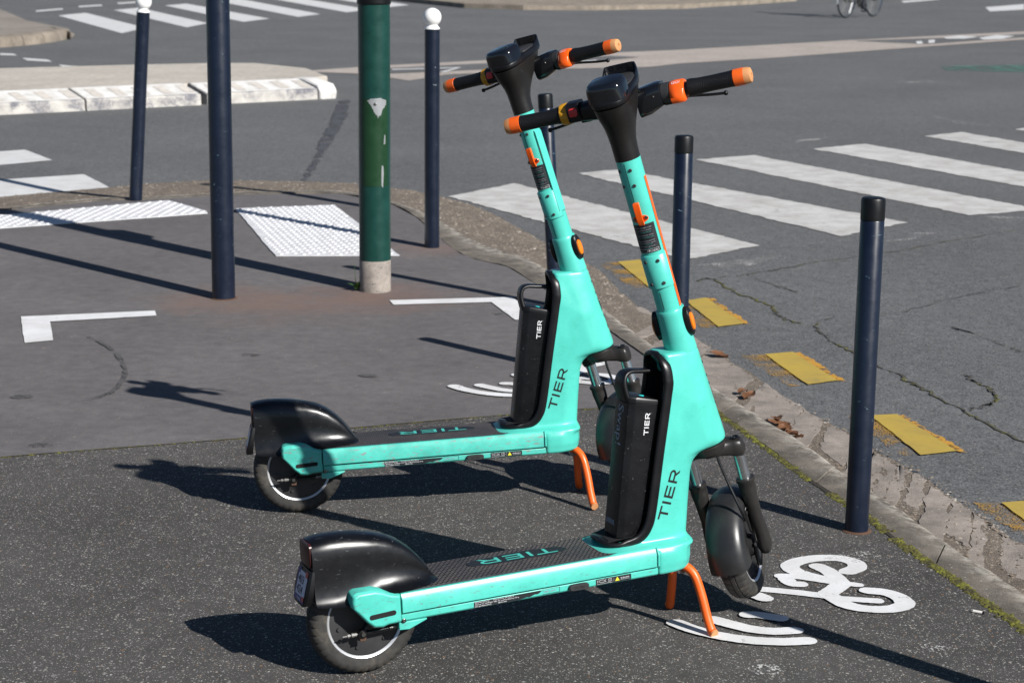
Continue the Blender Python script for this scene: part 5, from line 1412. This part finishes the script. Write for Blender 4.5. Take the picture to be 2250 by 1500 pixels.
# weed at its foot
w = empty('weed', (gx - .085, gy - .01, 0), label='small green weed growing against the foot of the green pole', category='weed')
rw = random.Random(9)
for k in range(16):
    a = rw.uniform(0, 6.28); L = rw.uniform(.02, .05); h = rw.uniform(.01, .055)
    g = Geo(); c, s = math.cos(a), math.sin(a); wv = L * .35
    base = np.array((0, 0, 0.)); tipp = np.array((c * L, s * L, h)); mid = (base + tipp) / 2 + np.array((0, 0, .012)); sd = np.array((-s, c, 0)) * wv
    g.add([tuple(base), tuple(mid + sd), tuple(tipp), tuple(mid - sd), tuple(mid + np.array((0, 0, -.004)))], [(0, 1, 4), (1, 2, 4), (2, 3, 4), (3, 0, 4)])
    link('leaf', g.mesh('leaf', 60, fix=False), 'weed_green', w)
g = Geo(); g.tube([(0, 0, 0), (-.008, .0, .06), (-.012, 0, .125)], [.002, .0016, .0008], 6); link('stalk', g.mesh('stalk'), 'weed_green', w)

# fallen leaves in the gutter, cigarette end
rl = random.Random(31)
LT = ['curled brown leaf lying highest up in the gutter', 'brown leaf beside the topmost curled one in the gutter', 'dry brown leaf at the kerb joint in the gutter', 'crumpled brown leaf in the middle of the leaf heap', 'reddish brown leaf at the right of the leaf heap', 'lowest brown leaf of the heap in the gutter', 'leaf at the top left of the heap against the kerb', 'twisted leaf half under the heap in the gutter', 'twig-like brown leaf in the gutter behind the scooter neck']
for k, (x, y) in enumerate(DATA['leaves']):
    g = Geo(); n = 9; L = rl.uniform(.05, .10); a0 = rl.uniform(0, 6.28); rows = []
    for i in range(n):
        t = i / (n - 1); wd_ = L * .36 * (math.sin(t * math.pi) ** .7) * (1 + .18 * math.sin(t * 13 + k)) + .001
        cx = (t - .5) * L
        rows.append([(cx, q * wd_, .003 + .010 * abs(q) ** 1.5 * rl.uniform(.4, 1.2) + .007 * math.sin(t * 3.1 + k)) for q in (-1, -.5, 0, .5, 1)])
    g.loft(rows, closed=False)
    ca, sa = math.cos(a0), math.sin(a0)
    g.xf(lambda p: (ca * p[0] - sa * p[1], sa * p[0] + ca * p[1], p[2]))
    ob = link('dead_leaf', g.mesh('dead_leaf', 70, fix=False), 'leaf_brown', None, label=LT[k], category='leaf', group='dead leaves in the gutter')
    ob.location = (x, y, -.038)
ci = empty('cigarette_end', (*MI['cig'], .0), label='white cigarette end lying on the dark pavement near the kerb', category='cigarette')
ci.rotation_euler = (0, 0, R(-30))
link('paper', Geo().tube([(-.012, 0, .0042), (.012, 0, .0042)], .004, 12).mesh('paper'), 'cigarette', ci)
link('burnt_tip', Geo().tube([(.0122, 0, .0042), (.0165, 0, .004)], [.0038, .003], 10).mesh('burnt_tip'), 'cap_black', ci)

# ================================================================== BICYCLE AND RIDER (far, cut by the top edge)
BX, BY, BH = 7.02, 40.6, R(49)
bike = empty('bicycle', (BX, BY, ZR), label='bicycle ridden along the far carriageway, only its wheels in view', category='bicycle')
bike.rotation_euler = (0, 0, BH)
RW = .345
def bt(name, mat, f, parent=None, sharp=40, bevel=0):
    g = Geo(); f(g); return link(name, g.mesh(name, sharp), mat, parent or bike, bevel)
for cx in (-.53, .53):
    wh = bt('wheel', 'bolt_steel', lambda g: g.lathe([(.018, -.035), (.025, -.03), (.015, 0), (.025, .03), (.018, .035)], 16, (cx, 0, RW), 'Y'))
    bt('tyre', 'black_plastic', lambda g: g.lathe([(RW - .032, -.012), (RW - .018, -.019), (RW, 0), (RW - .018, .019), (RW - .032, .012)], 56, (cx, 0, RW), 'Y', cap=False), wh)
    bt('rim', 'chrome', lambda g: g.lathe([(RW - .050, -.006), (RW - .048, -.011), (RW - .030, -.012), (RW - .030, .012), (RW - .048, .011), (RW - .050, .006)], 56, (cx, 0, RW), 'Y', cap=False), wh)
    def spokes(g):
        for k in range(28):
            th = 2 * math.pi * k / 28; s_ = (-1) ** k
            g.tube([(cx + .02 * math.sin(th + s_ * .9), s_ * .028, RW + .02 * math.cos(th + s_ * .9)), (cx + (RW - .04) * math.sin(th), 0, RW + (RW - .04) * math.cos(th))], .0012, 4)
    bt('spokes', 'bolt_steel', spokes, wh, None)
BB = (-.10, 0, .29); ST = (-.24, 0, .80); HT = (.36, 0, .86); HB = (.40, 0, .70)
def frm(g):
    for a, b, r in ((BB, ST, .016), (ST, HT, .014), (BB, HB, .018), (HT, HB, .018)): g.tube([a, b], r, 12)
    for s in (-1, 1):
        g.tube([BB, (-.53, s * .06, RW)], .009, 8); g.tube([ST, (-.53, s * .06, RW)], .008, 8)
bt('bicycle_frame', 'dark_grey', frm)
def fork(g):
    for s in (-1, 1): g.tube(smooth_path([(.405, s * .05, .68), (.46, s * .055, .50), (.53, s * .055, RW)], 5), .011, 8)
    g.tube([HT, (.33, 0, .98)], .013, 10)
bt('fork', 'dark_grey', fork)
bt('handlebar', 'bolt_steel', lambda g: g.tube(smooth_path([(.18, -.29, 1.02), (.28, -.22, 1.03), (.34, -.05, .99), (.34, .05, .99), (.28, .22, 1.03), (.18, .29, 1.02)], 6), .011, 10))
bt('seatpost', 'chrome', lambda g: g.tube([ST, (-.27, 0, .93)], .013, 10))
bt('saddle', 'black_plastic', lambda g: g.loft([[(x_, w_ * c, .945 + .025 * s_) for c, s_ in ring(0, 0, 1, 1, 14)] for x_, w_ in ((-.40, .03), (-.37, .085), (-.28, .07), (-.20, .03), (-.11, .02))]))
crank = bt('crankset', 'bolt_steel', lambda g: (g.lathe([(.02, -.05), (.085, -.045), (.085, -.040), (.02, -.036)], 28, BB, 'Y'), g.tube([(BB[0], -.07, BB[2]), (BB[0] + .05, -.075, BB[2] - .16)], .011, 8), g.tube([(BB[0], .07, BB[2]), (BB[0] - .05, .075, BB[2] + .16)], .011, 8)))
for s, dx, dz in ((-1, .05, -.16), (1, -.05, .16)):
    bt('pedal', 'black_plastic', lambda g: g.box(BB[0] + dx - .045, BB[0] + dx + .045, s * .09, s * .17, BB[2] + dz - .012, BB[2] + dz + .012) if s > 0 else g.box(BB[0] + dx - .045, BB[0] + dx + .045, -.17, -.09, BB[2] + dz - .012, BB[2] + dz + .012), crank, bevel=.004)
bt('kickstand', 'white_paint_ball', lambda g: g.tube([(-.42, -.07, .31), (-.60, -.12, .10)], .012, 8))
bt('mudguard', 'silver_ring', lambda g: g.loft([[(-.53 + (RW + .012 + d) * math.cos(t), y_, RW + (RW + .012 + d) * math.sin(t)) for y_, d in ((-.026, -.012), (0, 0), (.026, -.012))] for t in np.linspace(R(15), R(190), 20)], closed=False))

# rider: one skinned body, feet on the pedals, hands on the bar
J = {'pelvis': (-.25, 0, 1.03, .15), 'waist': (-.19, 0, 1.18, .135), 'chest': (-.06, 0, 1.42, .16), 'neck': (.03, 0, 1.58, .06), 'head0': (.07, 0, 1.66, .075), 'head1': (.10, 0, 1.76, .10), 'head2': (.09, 0, 1.84, .07)}
E_ = [('pelvis', 'waist'), ('waist', 'chest'), ('chest', 'neck'), ('neck', 'head0'), ('head0', 'head1'), ('head1', 'head2')]
for s, n in ((-1, 'r'), (1, 'l')):
    px, pz = (BB[0] + .05, BB[2] - .16) if s < 0 else (BB[0] - .05, BB[2] + .16)
    kx, kz = (.14, .62) if s < 0 else (.17, .86)
    J.update({n + 'hip': (-.22, s * .10, .98, .095), n + 'knee': (kx, s * .12, kz, .062), n + 'calf': ((kx + px) / 2 - .06, s * .12, (kz + pz) / 2 + .06, .055), n + 'ank': (px - .06, s * .13, pz + .09, .040), n + 'toe': (px + .09, s * .13, pz + .035, .036),
        n + 'sho': (-.03, s * .18, 1.47, .065), n + 'elb': (.08, s * .26, 1.22, .044), n + 'wri': (.23, s * .25, 1.07, .030), n + 'hand': (.27, s * .23, 1.05, .032)})
    E_ += [('pelvis', n + 'hip'), (n + 'hip', n + 'knee'), (n + 'knee', n + 'calf'), (n + 'calf', n + 'ank'), (n + 'ank', n + 'toe'), ('chest', n + 'sho'), (n + 'sho', n + 'elb'), (n + 'elb', n + 'wri'), (n + 'wri', n + 'hand')]
    for k in range(4):
        fx = .285 + .012 * k * 0; fy = s * (.205 + .018 * k)
        J['%sf%d' % (n, k)] = (.325, fy, 1.048, .010); J['%sg%d' % (n, k)] = (.335, fy, 1.018, .009)
        E_ += [(n + 'hand', '%sf%d' % (n, k)), ('%sf%d' % (n, k), '%sg%d' % (n, k))]
names = list(J); me = bpy.data.meshes.new('person')
me.from_pydata([J[k][:3] for k in names], [(names.index(a), names.index(b)) for a, b in E_], [])
per = bpy.data.objects.new('person', me); COL.objects.link(per)
sk = per.modifiers.new('skin', 'SKIN'); sk.use_smooth_shade = True
for i, k in enumerate(names):
    sv = me.skin_vertices[0].data[i]; sv.radius = (J[k][3], J[k][3]); sv.use_root = (k == 'pelvis')
sb_ = per.modifiers.new('sub', 'SUBSURF'); sb_.levels = 2; sb_.render_levels = 2
me.materials.append(MATS['dark_cloth'])
per.location = (BX, BY, ZR); per.rotation_euler = (0, 0, BH)
per['label'] = 'person in dark clothes riding the far bicycle, cut off by the top edge'; per['category'] = 'person'
hr = Geo().lathe([(.115 * math.sin(t), 1.80 - .105 * math.cos(t)) for t in np.linspace(R(70), R(179), 10)], 20, (.085, 0, 0)).mesh('hair')
link('hair', hr, 'hair_brown', per)
